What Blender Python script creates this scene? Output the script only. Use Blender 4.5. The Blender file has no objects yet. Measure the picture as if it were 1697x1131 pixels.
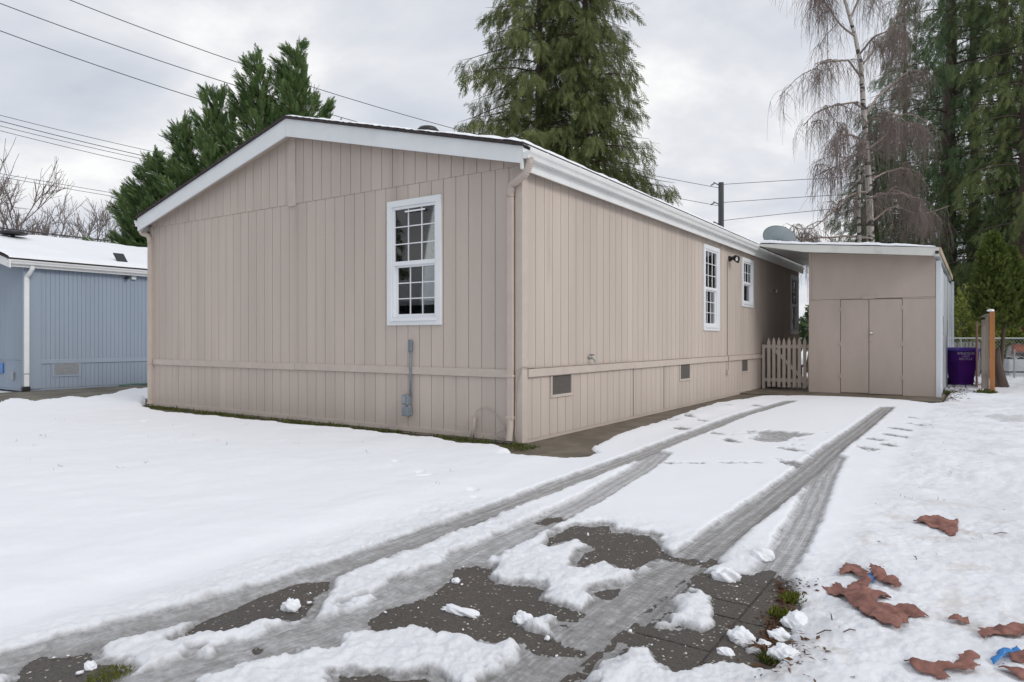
import bpy, bmesh, math
import numpy as np
from mathutils import Matrix, Vector

# ------------------------------------------------------------------ camera, sky, sun
scene = bpy.context.scene
col = scene.collection
FPX, PX, PY = 1141.0, 848.5, 562.5            # focal length and principal point, photo pixels
CAM = np.array([4.462, -6.795, 1.25])
RT = np.array([.828, .561, 0.]); RT /= np.linalg.norm(RT)
FW = np.array([-.561, .828, 0.]); FW /= np.linalg.norm(FW)
cam_d = bpy.data.cameras.new('camera'); cam = bpy.data.objects.new('camera', cam_d); col.objects.link(cam)
cam.location = CAM; cam.rotation_euler = (math.pi/2, 0, math.atan2(.561, .828))
cam_d.sensor_width = 36; cam_d.lens = 36*FPX/1697; cam_d.shift_y = -3/1697
cam_d.clip_start = .05; cam_d.clip_end = 2000
scene.camera = cam

SUN_EL, SUN_AZ = math.radians(33), math.radians(-8)     # azimuth measured from +x
sd = bpy.data.lights.new('sun', 'SUN'); sun = bpy.data.objects.new('sun', sd); col.objects.link(sun)
sd.energy = 1.2; sd.angle = math.radians(22); sd.color = (1, .96, .91)
tosun = Vector((math.cos(SUN_EL)*math.cos(SUN_AZ), math.cos(SUN_EL)*math.sin(SUN_AZ), math.sin(SUN_EL)))
sun.rotation_euler = (-tosun).to_track_quat('-Z', 'Y').to_euler()

def N(nt, typ, **kw):
    n = nt.nodes.new(typ)
    for k, v in kw.items():
        if k.startswith('i_'):
            key = k[2:]
            n.inputs[int(key) if key.isdigit() else key.replace('_', ' ')].default_value = v
        else: setattr(n, k, v)
    return n
def ramp(nt, stops, interp='LINEAR'):
    r = nt.nodes.new('ShaderNodeValToRGB'); cr = r.color_ramp; cr.interpolation = interp
    while len(cr.elements) < len(stops): cr.elements.new(.5)
    for e, (p, c) in zip(cr.elements, stops):
        e.position = p; e.color = (*c, 1) if len(c) == 3 else c
    return r

world = bpy.data.worlds.new('World'); scene.world = world; world.use_nodes = True
wt = world.node_tree; wt.nodes.clear(); LK = wt.links.new
out = N(wt, 'ShaderNodeOutputWorld')
sky = N(wt, 'ShaderNodeTexSky', sky_type='NISHITA', sun_disc=False)
sky.sun_elevation = SUN_EL; sky.sun_rotation = math.pi/2 - SUN_AZ; sky.dust_density = 2
bsky = N(wt, 'ShaderNodeBackground', i_Strength=.1); LK(sky.outputs[0], bsky.inputs[0])
tc = N(wt, 'ShaderNodeTexCoord'); sep = N(wt, 'ShaderNodeSeparateXYZ'); LK(tc.outputs['Generated'], sep.inputs[0])
zz = N(wt, 'ShaderNodeMath', operation='MAXIMUM', i_1=0.0); LK(sep.outputs[2], zz.inputs[0])
za = N(wt, 'ShaderNodeMath', operation='ADD', i_1=.28); LK(zz.outputs[0], za.inputs[0])
dx = N(wt, 'ShaderNodeMath', operation='DIVIDE'); LK(sep.outputs[0], dx.inputs[0]); LK(za.outputs[0], dx.inputs[1])
dy = N(wt, 'ShaderNodeMath', operation='DIVIDE'); LK(sep.outputs[1], dy.inputs[0]); LK(za.outputs[0], dy.inputs[1])
cmb = N(wt, 'ShaderNodeCombineXYZ'); LK(dx.outputs[0], cmb.inputs[0]); LK(dy.outputs[0], cmb.inputs[1])
cn = N(wt, 'ShaderNodeTexNoise', i_Scale=1.7, i_Detail=7.0, i_Roughness=.53, i_Distortion=.25); LK(cmb.outputs[0], cn.inputs[0])
cr = ramp(wt, [(.30, (.59, .635, .715)), (.43, (.68, .715, .785)), (.53, (.80, .815, .86)), (.63, (1.0, 1.0, 1.0))])
LK(cn.outputs[0], cr.inputs[0])
bcl = N(wt, 'ShaderNodeBackground', i_Strength=1.0); LK(cr.outputs[0], bcl.inputs[0])
gap = ramp(wt, [(.25, (.86,)*3), (.34, (.985,)*3)]); LK(cn.outputs[0], gap.inputs[0])
mixw = N(wt, 'ShaderNodeMixShader'); LK(gap.outputs[0], mixw.inputs[0]); LK(bsky.outputs[0], mixw.inputs[1]); LK(bcl.outputs[0], mixw.inputs[2])
LK(mixw.outputs[0], out.inputs[0])

scene.render.engine = 'CYCLES'
scene.cycles.use_denoising = True
scene.cycles.max_bounces = 6; scene.cycles.transparent_max_bounces = 8
vs = scene.view_settings; vs.view_transform = 'Standard'; vs.look = 'None'; vs.exposure = 0.0; vs.gamma = 1; vs.use_curve_mapping = False

# ------------------------------------------------------------------ helpers
rng = np.random.default_rng(7)
def at(u, v, Y):                              # a photo pixel at depth Y metres -> a point of the place
    return CAM + Y*(FW + RT*(u-PX)/FPX - np.array([0, 0, 1.])*(v-PY)/FPX)
PERM = np.random.default_rng(3).permutation(256)
PVAL = np.random.default_rng(4).random(256)
def vnoise(x, y, s=0):
    x = np.asarray(x, float)+s*17.3; y = np.asarray(y, float)+s*9.1
    ix = np.floor(x).astype(int); iy = np.floor(y).astype(int); fx = x-ix; fy = y-iy
    fx = fx*fx*(3-2*fx); fy = fy*fy*(3-2*fy)
    h = lambda a, b: PVAL[(PERM[(b) & 255]+a) & 255]
    return (h(ix, iy)*(1-fx)+h(ix+1, iy)*fx)*(1-fy)+(h(ix, iy+1)*(1-fx)+h(ix+1, iy+1)*fx)*fy
def fbm(x, y, s=0, o=4):
    t = 0; a = .5; f = 1.
    for k in range(o):
        t = t+a*(vnoise(x*f, y*f, s+k)-.5); a *= .5; f *= 2.07
    return t*2
def link(o, parent=None):
    col.objects.link(o)
    if parent is not None:
        o.parent = parent
        if parent.type == 'EMPTY': o.matrix_parent_inverse = Matrix.Translation(-Vector(parent.location))
    return o
def thing(name, loc, label, cat, group=None):
    e = bpy.data.objects.new(name, None); e.location = loc; e.empty_display_size = .2; col.objects.link(e)
    return tag(e, label, cat, group)
def tag(o, label=None, cat=None, group=None, kind=None):
    if label: o['label'] = label
    if cat: o['category'] = cat
    if group: o['group'] = group
    if kind: o['kind'] = kind
    return o
def npmesh(name, V, F, mats, parent=None, smooth=False, attrs=None):     # V (n,3), F (m,k) arrays
    V = np.asarray(V, np.float32); F = np.asarray(F, np.int32)
    me = bpy.data.meshes.new(name); me.vertices.add(len(V)); me.vertices.foreach_set('co', V.ravel())
    k = F.shape[1]; me.loops.add(F.size); me.loops.foreach_set('vertex_index', F.ravel())
    me.polygons.add(len(F)); me.polygons.foreach_set('loop_start', np.arange(0, F.size, k, dtype=np.int32))
    if smooth: me.polygons.foreach_set('use_smooth', np.ones(len(F), bool))
    for n, a in (attrs or {}).items():
        at_ = me.attributes.new(n, 'FLOAT', 'POINT'); at_.data.foreach_set('value', np.asarray(a, np.float32))
    me.update(calc_edges=True); me.validate()
    me.materials.append(mats)
    return link(bpy.data.objects.new(name, me), parent)

class MB:
    def __init__(s): s.V = []; s.F = []
    def add(s, V, F):
        n = len(s.V); s.V += [tuple(map(float, v)) for v in V]; s.F += [tuple(i+n for i in f) for f in F]; return s
    def box(s, x0, x1, y0, y1, z0, z1):
        x0, x1 = sorted((x0, x1)); y0, y1 = sorted((y0, y1)); z0, z1 = sorted((z0, z1))
        return s.add([(x0,y0,z0),(x1,y0,z0),(x1,y1,z0),(x0,y1,z0),(x0,y0,z1),(x1,y0,z1),(x1,y1,z1),(x0,y1,z1)],
                     [(0,3,2,1),(4,5,6,7),(0,1,5,4),(1,2,6,5),(2,3,7,6),(3,0,4,7)])
    def prism(s, poly, axis, a, b):           # polygon in the other two axes, extruded along axis from a to b
        n = len(poly)
        def P(p, t):
            q = list(p); q.insert(axis, t); return q
        return s.add([P(p, a) for p in poly]+[P(p, b) for p in poly],
                     [tuple(range(n))[::-1], tuple(range(n, 2*n))]+[(i, (i+1) % n, n+(i+1) % n, n+i) for i in range(n)])
    def tube(s, pts, r, n=8, cap=True):
        pts = [Vector(p) for p in pts]; rs = r if hasattr(r, '__len__') else [r]*len(pts)
        base = len(s.V); prev = None
        for i, p in enumerate(pts):
            d = (pts[min(i+1, len(pts)-1)]-pts[max(i-1, 0)]).normalized()
            a = prev-d*prev.dot(d) if prev is not None else d.orthogonal()
            if a.length < 1e-5: a = d.orthogonal()
            a.normalize(); prev = a; b = d.cross(a)
            for k in range(n):
                t = 2*math.pi*k/n; s.V.append(tuple(p+(a*math.cos(t)+b*math.sin(t))*rs[i]))
        for i in range(len(pts)-1):
            for k in range(n):
                k2 = (k+1) % n; s.F.append((base+i*n+k, base+i*n+k2, base+(i+1)*n+k2, base+(i+1)*n+k))
        if cap:
            s.F.append(tuple(base+k for k in range(n))[::-1]); s.F.append(tuple(base+(len(pts)-1)*n+k for k in range(n)))
        return s
    def build(s, name, m, parent=None, bevel=0, smooth=False, seg=1):
        me = bpy.data.meshes.new(name); me.from_pydata(s.V, [], s.F); me.update()
        bm = bmesh.new(); bm.from_mesh(me); bmesh.ops.recalc_face_normals(bm, faces=bm.faces)
        if bevel: bmesh.ops.bevel(bm, geom=list(bm.edges), offset=bevel, segments=seg, affect='EDGES', clamp_overlap=True)
        bm.to_mesh(me); bm.free()
        if smooth: me.polygons.foreach_set('use_smooth', [True]*len(me.polygons))
        me.materials.append(m)
        return link(bpy.data.objects.new(name, me), parent)

# ------------------------------------------------------------------ materials
def pmat(name, c, rough=.6, var=.10, vs_=3.0, bump=.0, bs=60.0, stretch=(1, 1, 1), metal=0.0, c2=None, spec=.5, rand=0.0, stain=None):
    m = bpy.data.materials.new(name); m.use_nodes = True; nt = m.node_tree; L = nt.links.new
    b = nt.nodes['Principled BSDF']; b.inputs['Roughness'].default_value = rough; b.inputs['Metallic'].default_value = metal
    b.inputs['Specular IOR Level'].default_value = spec
    g = N(nt, 'ShaderNodeNewGeometry'); mp = N(nt, 'ShaderNodeMapping'); mp.inputs['Scale'].default_value = stretch
    L(g.outputs['Position'], mp.inputs[0])
    n1 = N(nt, 'ShaderNodeTexNoise', i_Scale=vs_, i_Detail=5.0, i_Roughness=.6); L(mp.outputs[0], n1.inputs[0])
    lo = tuple(x*(1-var) for x in c); hi = tuple(min(1, x*(1+var)) for x in (c2 or c))
    r = ramp(nt, [(.3, lo), (.7, hi)]); L(n1.outputs[0], r.inputs[0]); cur = r.outputs[0]
    if stain:                                  # dirt with a shape of its own: (colour, scale, low, high)
        n3 = N(nt, 'ShaderNodeTexNoise', i_Scale=stain[1], i_Detail=6.0, i_Roughness=.65); L(mp.outputs[0], n3.inputs[0])
        r3 = ramp(nt, [(stain[2], (0,)*3), (stain[3], (1,)*3)]); L(n3.outputs[0], r3.inputs[0])
        mx = N(nt, 'ShaderNodeMixRGB'); mx.inputs[2].default_value = (*stain[0], 1); L(r3.outputs[0], mx.inputs[0]); L(cur, mx.inputs[1]); cur = mx.outputs[0]
    if rand:
        oi = N(nt, 'ShaderNodeObjectInfo'); mr = N(nt, 'ShaderNodeMapRange', i_3=1-rand, i_4=1+rand); L(oi.outputs['Random'], mr.inputs[0])
        mm = N(nt, 'ShaderNodeMixRGB', blend_type='MULTIPLY', i_0=1.0); L(cur, mm.inputs[1]); L(mr.outputs[0], mm.inputs[2]); cur = mm.outputs[0]
    L(cur, b.inputs['Base Color'])
    if bump:
        n2 = N(nt, 'ShaderNodeTexNoise', i_Scale=bs, i_Detail=4.0, i_Roughness=.6); L(mp.outputs[0], n2.inputs[0])
        bp = N(nt, 'ShaderNodeBump', i_Strength=bump, i_Distance=.01); L(n2.outputs[0], bp.inputs['Height']); L(bp.outputs[0], b.inputs['Normal'])
    return m
def foliage(name, c1, c2, rough=.65, tr=.25):
    m = bpy.data.materials.new(name); m.use_nodes = True; nt = m.node_tree; L = nt.links.new
    b = nt.nodes['Principled BSDF']; b.inputs['Roughness'].default_value = rough; b.inputs['Specular IOR Level'].default_value = .25
    a = N(nt, 'ShaderNodeAttribute', attribute_name='var'); r = ramp(nt, [(0, c1), (1, c2)]); L(a.outputs['Fac'], r.inputs[0])
    L(r.outputs[0], b.inputs['Base Color']); t = N(nt, 'ShaderNodeBsdfTranslucent'); L(r.outputs[0], t.inputs[0])
    mx = N(nt, 'ShaderNodeMixShader', i_0=tr); L(b.outputs[0], mx.inputs[1]); L(t.outputs[0], mx.inputs[2])
    L(mx.outputs[0], nt.nodes['Material Output'].inputs[0]); return m
def glassmat(name, tint=(.8, .84, .84), refl=1.0):
    m = bpy.data.materials.new(name); m.use_nodes = True; nt = m.node_tree; L = nt.links.new; nt.nodes.remove(nt.nodes['Principled BSDF'])
    t = N(nt, 'ShaderNodeBsdfTransparent', i_0=(*tint, 1)); g = N(nt, 'ShaderNodeBsdfGlossy', i_Roughness=.015); g.inputs[0].default_value = (refl, refl, refl, 1)
    lw = N(nt, 'ShaderNodeFresnel', i_IOR=1.5); mp = N(nt, 'ShaderNodeMath', operation='MULTIPLY_ADD', i_1=1.15, i_2=.02); L(lw.outputs[0], mp.inputs[0])
    mx = N(nt, 'ShaderNodeMixShader'); L(mp.outputs[0], mx.inputs[0]); L(t.outputs[0], mx.inputs[1]); L(g.outputs[0], mx.inputs[2])
    L(mx.outputs[0], nt.nodes['Material Output'].inputs[0]); return m
BEIGE = (.515, .443, .391)
M = dict(
    siding=pmat('beige_siding', BEIGE, .72, .085, 1.6, .45, 55, (1, 1, .12), rand=.025, stain=((.34, .28, .24), 1.3, .62, .86)),
    beige=pmat('beige_trim', (.525, .452, .40), .65, .06, 4, .12, 60, rand=.02),
    shedpaint=pmat('shed_paint', (.46, .388, .342), .75, .06, 2.2, .25, 90, (1, 1, .3), stain=((.35, .28, .24), 1.1, .62, .85)),
    white=pmat('white_paint', (.76, .79, .81), .5, .04, 3, .05, 40),
    gutter=pmat('gutter_enamel', (.78, .79, .79), .35, .05, 2.5, .03, 20),
    vinyl=pmat('window_vinyl', (.80, .82, .85), .35, .02, 3),
    shingle=pmat('asphalt_shingle', (.045, .035, .036), .9, .35, 9, .6, 120),
    roofsnow=pmat('roof_snow', (.845, .862, .90), .75, .02, 2, .35, 34, spec=.2),
    dark=pmat('dark_void', (.02, .02, .022), .8, .2, 5),
    screen=pmat('vent_screen', (.105, .095, .088), .85, .25, 60),
    room=pmat('room_wall', (.16, .13, .105), .9, .2, 2),
    curtain=pmat('curtain_cloth', (.42, .43, .42), .9, .1, 8), drape=pmat('dark_drape', (.10, .10, .095), .9, .1, 8),
    glass=glassmat('window_glass'),
    grey=pmat('grey_enamel', (.19, .225, .26), .45, .08, 12, .1, 60),
    steel=pmat('galvanised', (.36, .38, .40), .4, .15, 20, metal=.6),
    brass=pmat('steel_knob', (.62, .60, .56), .25, .05, 20, metal=.9),
    black=pmat('black_plastic', (.018, .018, .02), .4, .1, 10),
    lens=pmat('lamp_lens', (.7, .7, .68), .2, .05, 10),
    cable=pmat('beige_cable', (.40, .34, .31), .6, .1, 20),
    carport=pmat('carport_enamel', (.66, .67, .63), .5, .07, 1.6, .05, 30, stain=((.42, .42, .36), 2.2, .58, .8)),
    shedwhite=pmat('white_sheet_metal', (.62, .66, .70), .45, .08, 2, .08, 30, (1, 1, .3), stain=((.40, .42, .36), 2.5, .58, .8)),
    rust=pmat('red_primer', (.33, .13, .105), .8, .2, 9, .3, 60),
    blue=pmat('blue_siding', (.285, .342, .42), .7, .05, 2, .2, 60, (1, 1, .15)),
    bluetrim=pmat('blue_trim', (.305, .365, .445), .65, .05, 3, .1, 60),
    wood=pmat('weathered_cedar', (.30, .25, .215), .85, .25, 7, .5, 60, (1, 1, .08), rand=.15),
    woodpink=pmat('reddish_board', (.36, .205, .18), .85, .2, 7, .5, 60, (1, 1, .08), rand=.1),
    newwood=pmat('stained_post', (.40, .165, .055), .75, .2, 6, .5, 50, (1, 1, .08)),
    edgewood=pmat('raw_edge_wood', (.45, .36, .25), .8, .25, 8, .4, 50),
    purple=pmat('purple_plastic', (.13, .026, .31), .38, .08, 4, .05, 60),
    lid=pmat('violet_lid', (.13, .075, .46), .28, .08, 4, .05, 60),
    print_=pmat('white_print', (.75, .70, .80), .6, .15, 40),
    concrete=pmat('wet_concrete', (.105, .088, .064), .55, .28, 2.2, .5, 90, c2=(.150, .128, .096), stain=((.058, .048, .034), 1.3, .5, .72)),
    slab=pmat('slab_concrete', (.105, .10, .093), .62, .3, 5, .9, 160, c2=(.15, .145, .135), stain=((.06, .055, .048), 2.6, .55, .75)),
    soil=pmat('soil', (.075, .058, .04), .9, .4, 6, .8, 60, c2=(.12, .10, .07)),
    bark=pmat('conifer_bark', (.085, .062, .05), .9, .3, 8, .6, 30, (1, 1, .2)),
    twig=pmat('birch_twig', (.185, .145, .13), .8, .25, 5),
    limb=pmat('birch_limb', (.30, .24, .205), .8, .3, 7),
    greytwig=pmat('bare_twig', (.17, .14, .13), .85, .2, 3),
    pole=pmat('pole_wood', (.075, .08, .085), .85, .25, 6, .4, 40, (1, 1, .1)),
    wire=pmat('wire_black', (.035, .036, .042), .6, .1, 5),
    dish=pmat('dish_grey', (.225, .265, .28), .5, .08, 5),
    cloth=pmat('brown_cloth', (.185, .082, .066), .85, .25, 14, .25, 220, c2=(.275, .13, .105)),
    bluecloth=pmat('blue_plastic', (.018, .19, .52), .35, .15, 20),
    litter=foliage('dead_leaf', (.055, .026, .014), (.16, .085, .045), .8, .1),
    grass=foliage('grass_blade', (.045, .070, .014), (.17, .18, .05), .6, .3),
    moss=foliage('moss', (.09, .115, .015), (.20, .21, .04), .8, .2),
    cedar=foliage('cedar_spray', (.066, .094, .032), (.215, .235, .09)),
    fir=foliage('dark_conifer', (.046, .092, .042), (.155, .215, .095)),
    firyellow=foliage('mossy_conifer', (.07, .105, .036), (.20, .235, .09)),
    cypress=foliage('cypress_plume', (.056, .122, .042), (.20, .275, .10)),
    thuja=foliage('thuja_green', (.065, .105, .024), (.18, .215, .055)),
    redleaf=foliage('red_shrub', (.075, .028, .022), (.16, .07, .055)),
    laurel=foliage('laurel_leaf', (.085, .13, .022), (.36, .38, .09), .4, .3),
    chain=pmat('chain_wire', (.34, .37, .36), .5, .1, 30, metal=.4),
    tarp=pmat('pale_tarp', (.52, .53, .55), .6, .12, 3, .3, 8),
    tarpred=pmat('brick_red_tarp', (.27, .07, .035), .7, .25, 3, .3, 10),
    slat=pmat('grey_slat', (.17, .165, .16), .7, .3, 6),
)
def asphalt():
    m = bpy.data.materials.new('wet_asphalt'); m.use_nodes = True; nt = m.node_tree; L = nt.links.new
    b = nt.nodes['Principled BSDF']; g = N(nt, 'ShaderNodeNewGeometry')
    n1 = N(nt, 'ShaderNodeTexNoise', i_Scale=2.0, i_Detail=6.0); L(g.outputs['Position'], n1.inputs[0])
    r1 = ramp(nt, [(.3, (.066, .056, .048)), (.7, (.117, .100, .085))]); L(n1.outputs[0], r1.inputs[0])
    v = N(nt, 'ShaderNodeTexVoronoi', i_Scale=95.0); L(g.outputs['Position'], v.inputs[0])
    r2 = ramp(nt, [(.0, (1.35,)*3), (.35, (.85,)*3), (.7, (.5,)*3)]); L(v.outputs['Distance'], r2.inputs[0])
    mm = N(nt, 'ShaderNodeMixRGB', blend_type='MULTIPLY', i_0=.8); L(r1.outputs[0], mm.inputs[1]); L(r2.outputs[0], mm.inputs[2])
    v2 = N(nt, 'ShaderNodeTexVoronoi', i_Scale=60.0); L(g.outputs['Position'], v2.inputs[0])
    sp = N(nt, 'ShaderNodeSeparateColor'); L(v2.outputs['Color'], sp.inputs[0])
    pk = N(nt, 'ShaderNodeMath', operation='GREATER_THAN', i_1=.88); L(sp.outputs[0], pk.inputs[0])
    nr = N(nt, 'ShaderNodeMath', operation='LESS_THAN', i_1=.36); L(v2.outputs['Distance'], nr.inputs[0])
    ml = N(nt, 'ShaderNodeMath', operation='MULTIPLY'); L(pk.outputs[0], ml.inputs[0]); L(nr.outputs[0], ml.inputs[1])
    st = N(nt, 'ShaderNodeMixRGB'); st.inputs[2].default_value = (.36, .33, .28, 1); L(ml.outputs[0], st.inputs[0]); L(mm.outputs[0], st.inputs[1])
    L(st.outputs[0], b.inputs['Base Color'])
    rr = ramp(nt, [(.35, (.42,)*3), (.65, (.75,)*3)]); L(n1.outputs[0], rr.inputs[0]); L(rr.outputs[0], b.inputs['Roughness'])
    bp = N(nt, 'ShaderNodeBump', i_Strength=.7, i_Distance=.006, invert=True); L(v.outputs['Distance'], bp.inputs['Height']); L(bp.outputs[0], b.inputs['Normal'])
    return m
M['asphalt'] = asphalt()
def snowmat():
    m = bpy.data.materials.new('snow_and_slush'); m.use_nodes = True; nt = m.node_tree; L = nt.links.new
    b = nt.nodes['Principled BSDF']; g = N(nt, 'ShaderNodeNewGeometry')
    A = lambda n: N(nt, 'ShaderNodeAttribute', attribute_name=n).outputs['Fac']
    sl, tr, ts, tw, dt, crb = A('slush_shade'), A('track'), A('along'), A('across'), A('dirt'), A('crumb')
    mul = lambda a, k: (lambda n: (L(a, n.inputs[0]), n.outputs[0])[1])(N(nt, 'ShaderNodeMath', operation='MULTIPLY', i_1=k))
    def op(o, a, b_):
        n = N(nt, 'ShaderNodeMath', operation=o)
        for i, x in enumerate((a, b_)):
            if isinstance(x, (int, float)): n.inputs[i].default_value = x
            else: L(x, n.inputs[i])
        return n.outputs[0]
    # tread: blocks in a herringbone along the wheel track
    ab = N(nt, 'ShaderNodeMath', operation='ABSOLUTE'); L(tw, ab.inputs[0])
    ph = op('ADD', op('ADD', mul(ts, 170.0), mul(ab.outputs[0], 5.0)), mul(N(nt, 'ShaderNodeTexNoise', i_Scale=5.0, i_Detail=4.0).outputs[0], 9.0)); s1 = N(nt, 'ShaderNodeMath', operation='SINE'); L(ph, s1.inputs[0])
    s2 = N(nt, 'ShaderNodeMath', operation='SINE'); L(mul(tw, 11.0), s2.inputs[0])
    tread = op('MULTIPLY', op('ADD', op('MULTIPLY', s1.outputs[0], .55), op('MULTIPLY', s2.outputs[0], .6)), tr)
    # streaks drawn along the track
    cv = N(nt, 'ShaderNodeCombineXYZ'); L(mul(ts, 2.2), cv.inputs[0]); L(mul(tw, 13.0), cv.inputs[1])
    stn = N(nt, 'ShaderNodeTexNoise', i_Scale=1.0, i_Detail=6.0, i_Roughness=.7); L(cv.outputs[0], stn.inputs[0])
    n1 = N(nt, 'ShaderNodeTexNoise', i_Scale=26.0, i_Detail=5.0, i_Roughness=.65); L(g.outputs['Position'], n1.inputs[0])
    n2 = N(nt, 'ShaderNodeTexNoise', i_Scale=4.0, i_Detail=5.0, i_Roughness=.6); L(g.outputs['Position'], n2.inputs[0])
    t4 = N(nt, 'ShaderNodeMath', operation='MULTIPLY', use_clamp=True, i_1=4.0); L(tr, t4.inputs[0]); mixn = N(nt, 'ShaderNodeMixRGB'); L(op('MULTIPLY', t4.outputs[0], .7), mixn.inputs[0]); L(n1.outputs[0], mixn.inputs[1]); L(stn.outputs[0], mixn.inputs[2])
    n4 = N(nt, 'ShaderNodeTexNoise', i_Scale=11.0, i_Detail=9.0, i_Roughness=.72, i_Distortion=.4); L(g.outputs['Position'], n4.inputs[0])
    blend = op('ADD', op('MULTIPLY', mixn.outputs[0], op('SUBTRACT', .75, op('MULTIPLY', crb, .15))), op('MULTIPLY', n4.outputs[0], op('ADD', .25, op('MULTIPLY', crb, .15))))
    f = op('ADD', op('ADD', sl, op('MULTIPLY', op('SUBTRACT', blend, .5), op('MULTIPLY', sl, 3.3))), op('MULTIPLY', tread, op('MULTIPLY', sl, .22)))
    fr = ramp(nt, [(.06, (.845, .862, .90)), (.35, (.60, .61, .63)), (.66, (.335, .33, .33)), (1., (.17, .163, .158))]); L(f, fr.inputs[0])
    dr = ramp(nt, [(.52, (0,)*3), (.75, (1,)*3)]); L(n2.outputs[0], dr.inputs[0])
    md = N(nt, 'ShaderNodeMixRGB'); md.inputs[2].default_value = (.52, .44, .36, 1); L(op('MULTIPLY', dr.outputs[0], dt), md.inputs[0]); L(fr.outputs[0], md.inputs[1])
    L(md.outputs[0], b.inputs['Base Color'])
    rg = ramp(nt, [(.1, (.8,)*3), (.7, (.42,)*3)]); L(sl, rg.inputs[0]); L(rg.outputs[0], b.inputs['Roughness'])
    b.inputs['Specular IOR Level'].default_value = .3
    n3 = N(nt, 'ShaderNodeTexNoise', i_Scale=62.0, i_Detail=8.0, i_Roughness=.75); L(g.outputs['Position'], n3.inputs[0])
    hh = op('ADD', op('ADD', op('MULTIPLY', n3.outputs[0], op('ADD', .45, op('MULTIPLY', crb, 2.6))), op('MULTIPLY', tread, .3)), op('MULTIPLY', op('MULTIPLY', stn.outputs[0], t4.outputs[0]), op('SUBTRACT', 1.2, op('MULTIPLY', crb, .2))))
    bp = N(nt, 'ShaderNodeBump', i_Strength=.55, i_Distance=.008); L(hh, bp.inputs['Height']); L(bp.outputs[0], b.inputs['Normal'])
    return m
M['snow'] = snowmat()

# ------------------------------------------------------------------ ground plan, metres (x along the gable, y along the long wall)
TA=[(1.37,7.59),(1.31,4.37),(1.37,2.71),(1.43,1.43),(1.45,0.76),(1.49,-0.09),(1.51,-0.72),(1.52,-1.38),(1.58,-2.54),(1.59,-3.32),(1.61,-4.11),(1.63,-4.51),(1.58,-4.91),(1.45,-5.24),(1.41,-5.47),(1.39,-5.72),(1.39,-5.94)]
TB=[(1.63,0.23),(1.83,-0.77),(1.91,-1.51),(2.01,-2.20),(2.02,-2.58),(2.04,-3.01),(2.06,-3.29),(2.10,-3.74),(2.15,-4.14),(2.17,-4.46),(2.17,-4.72),(2.12,-4.97),(2.06,-5.20),(1.98,-5.47),(1.95,-5.71)]
TC=[(3.10,7.20),(3.12,3.52),(3.11,1.58),(3.14,0.12),(3.14,-0.87),(3.14,-1.70),(3.13,-2.31),(3.13,-2.88),(3.13,-3.36),(3.13,-3.76),(3.13,-4.13),(3.14,-4.49),(3.15,-4.70),(3.17,-4.88)]
TD=[(3.23,1.01),(3.32,-0.16),(3.41,-1.07),(3.48,-1.77),(3.53,-2.40),(3.55,-2.85),(3.56,-3.12)]
TE=[(1.40,-2.43),(1.28,-3.20),(1.11,-3.85),(1.02,-4.44),(1.02,-4.95),(0.94,-5.33),(0.92,-5.56),(0.92,-5.87)]
P1=[(2.22,-4.61),(2.19,-4.48),(2.24,-4.37),(2.26,-4.24),(2.19,-4.01),(2.11,-3.87),(2.16,-3.75),(2.28,-3.76),(2.33,-3.87),(2.42,-3.95),(2.54,-3.87),(2.67,-3.87),(2.72,-4.01),(2.85,-4.00),(2.98,-4.03),(2.99,-4.12),(2.93,-4.16),(2.85,-4.12),(2.82,-4.20),(2.80,-4.28),(2.87,-4.32),(2.96,-4.31),(3.02,-4.36),(3.15,-4.35),(3.18,-4.39),(3.09,-4.48),(3.02,-4.50),(2.92,-4.42),(2.86,-4.47),(2.74,-4.52),(2.57,-4.57),(2.43,-4.55),(2.39,-4.63),(2.35,-4.69),(2.25,-4.66)]
P2=[(2.23,-3.12),(2.21,-2.85),(2.22,-2.73),(2.33,-2.71),(2.41,-2.63),(2.50,-2.77),(2.58,-2.71),(2.68,-2.71),(2.73,-2.68),(2.83,-2.78),(2.91,-2.93),(3.02,-3.03),(3.13,-2.98),(3.24,-3.02),(3.17,-3.11),(3.05,-3.09),(2.96,-3.10),(2.91,-3.32),(2.91,-3.38),(2.82,-3.33),(2.69,-3.33),(2.68,-3.51),(2.65,-3.50),(2.62,-3.42),(2.56,-3.22),(2.58,-3.16),(2.53,-3.09),(2.40,-3.04),(2.34,-3.11),(2.32,-3.26)]
P2b=[(1.98,-2.84),(1.97,-2.69),(2.04,-2.61),(2.11,-2.68),(2.07,-2.78),(2.07,-2.86)]
P2c=[(2.90,-3.77),(2.93,-3.69),(2.98,-3.62),(3.01,-3.73),(3.00,-3.81),(2.95,-3.81)]
P3=[(3.31,-3.23),(3.32,-3.20),(3.37,-3.31),(3.45,-3.29),(3.45,-3.11),(3.57,-3.03),(3.66,-3.11),(3.73,-3.28),(3.76,-3.49),(3.75,-3.64),(3.77,-3.76),(3.81,-3.87),(3.78,-3.96),(3.71,-3.94),(3.61,-3.89),(3.62,-3.95),(3.70,-4.02),(3.77,-4.05),(3.77,-4.11),(3.68,-4.15),(3.58,-4.22),(3.54,-4.31),(3.47,-4.30),(3.38,-4.23),(3.27,-4.19),(3.19,-4.13),(3.30,-4.01),(3.40,-4.01),(3.40,-3.91),(3.49,-3.92),(3.53,-3.85),(3.47,-3.69),(3.42,-3.54),(3.32,-3.38)]
P4=[(1.72,-5.20),(1.61,-5.01),(1.60,-4.89),(1.58,-4.65),(1.60,-4.48),(1.70,-4.39),(1.79,-4.49),(1.82,-4.59),(1.91,-4.66),(1.94,-4.74),(1.97,-4.81),(1.90,-4.85),(1.85,-4.93),(1.82,-4.98),(1.81,-5.06),(1.73,-5.13)]
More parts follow.
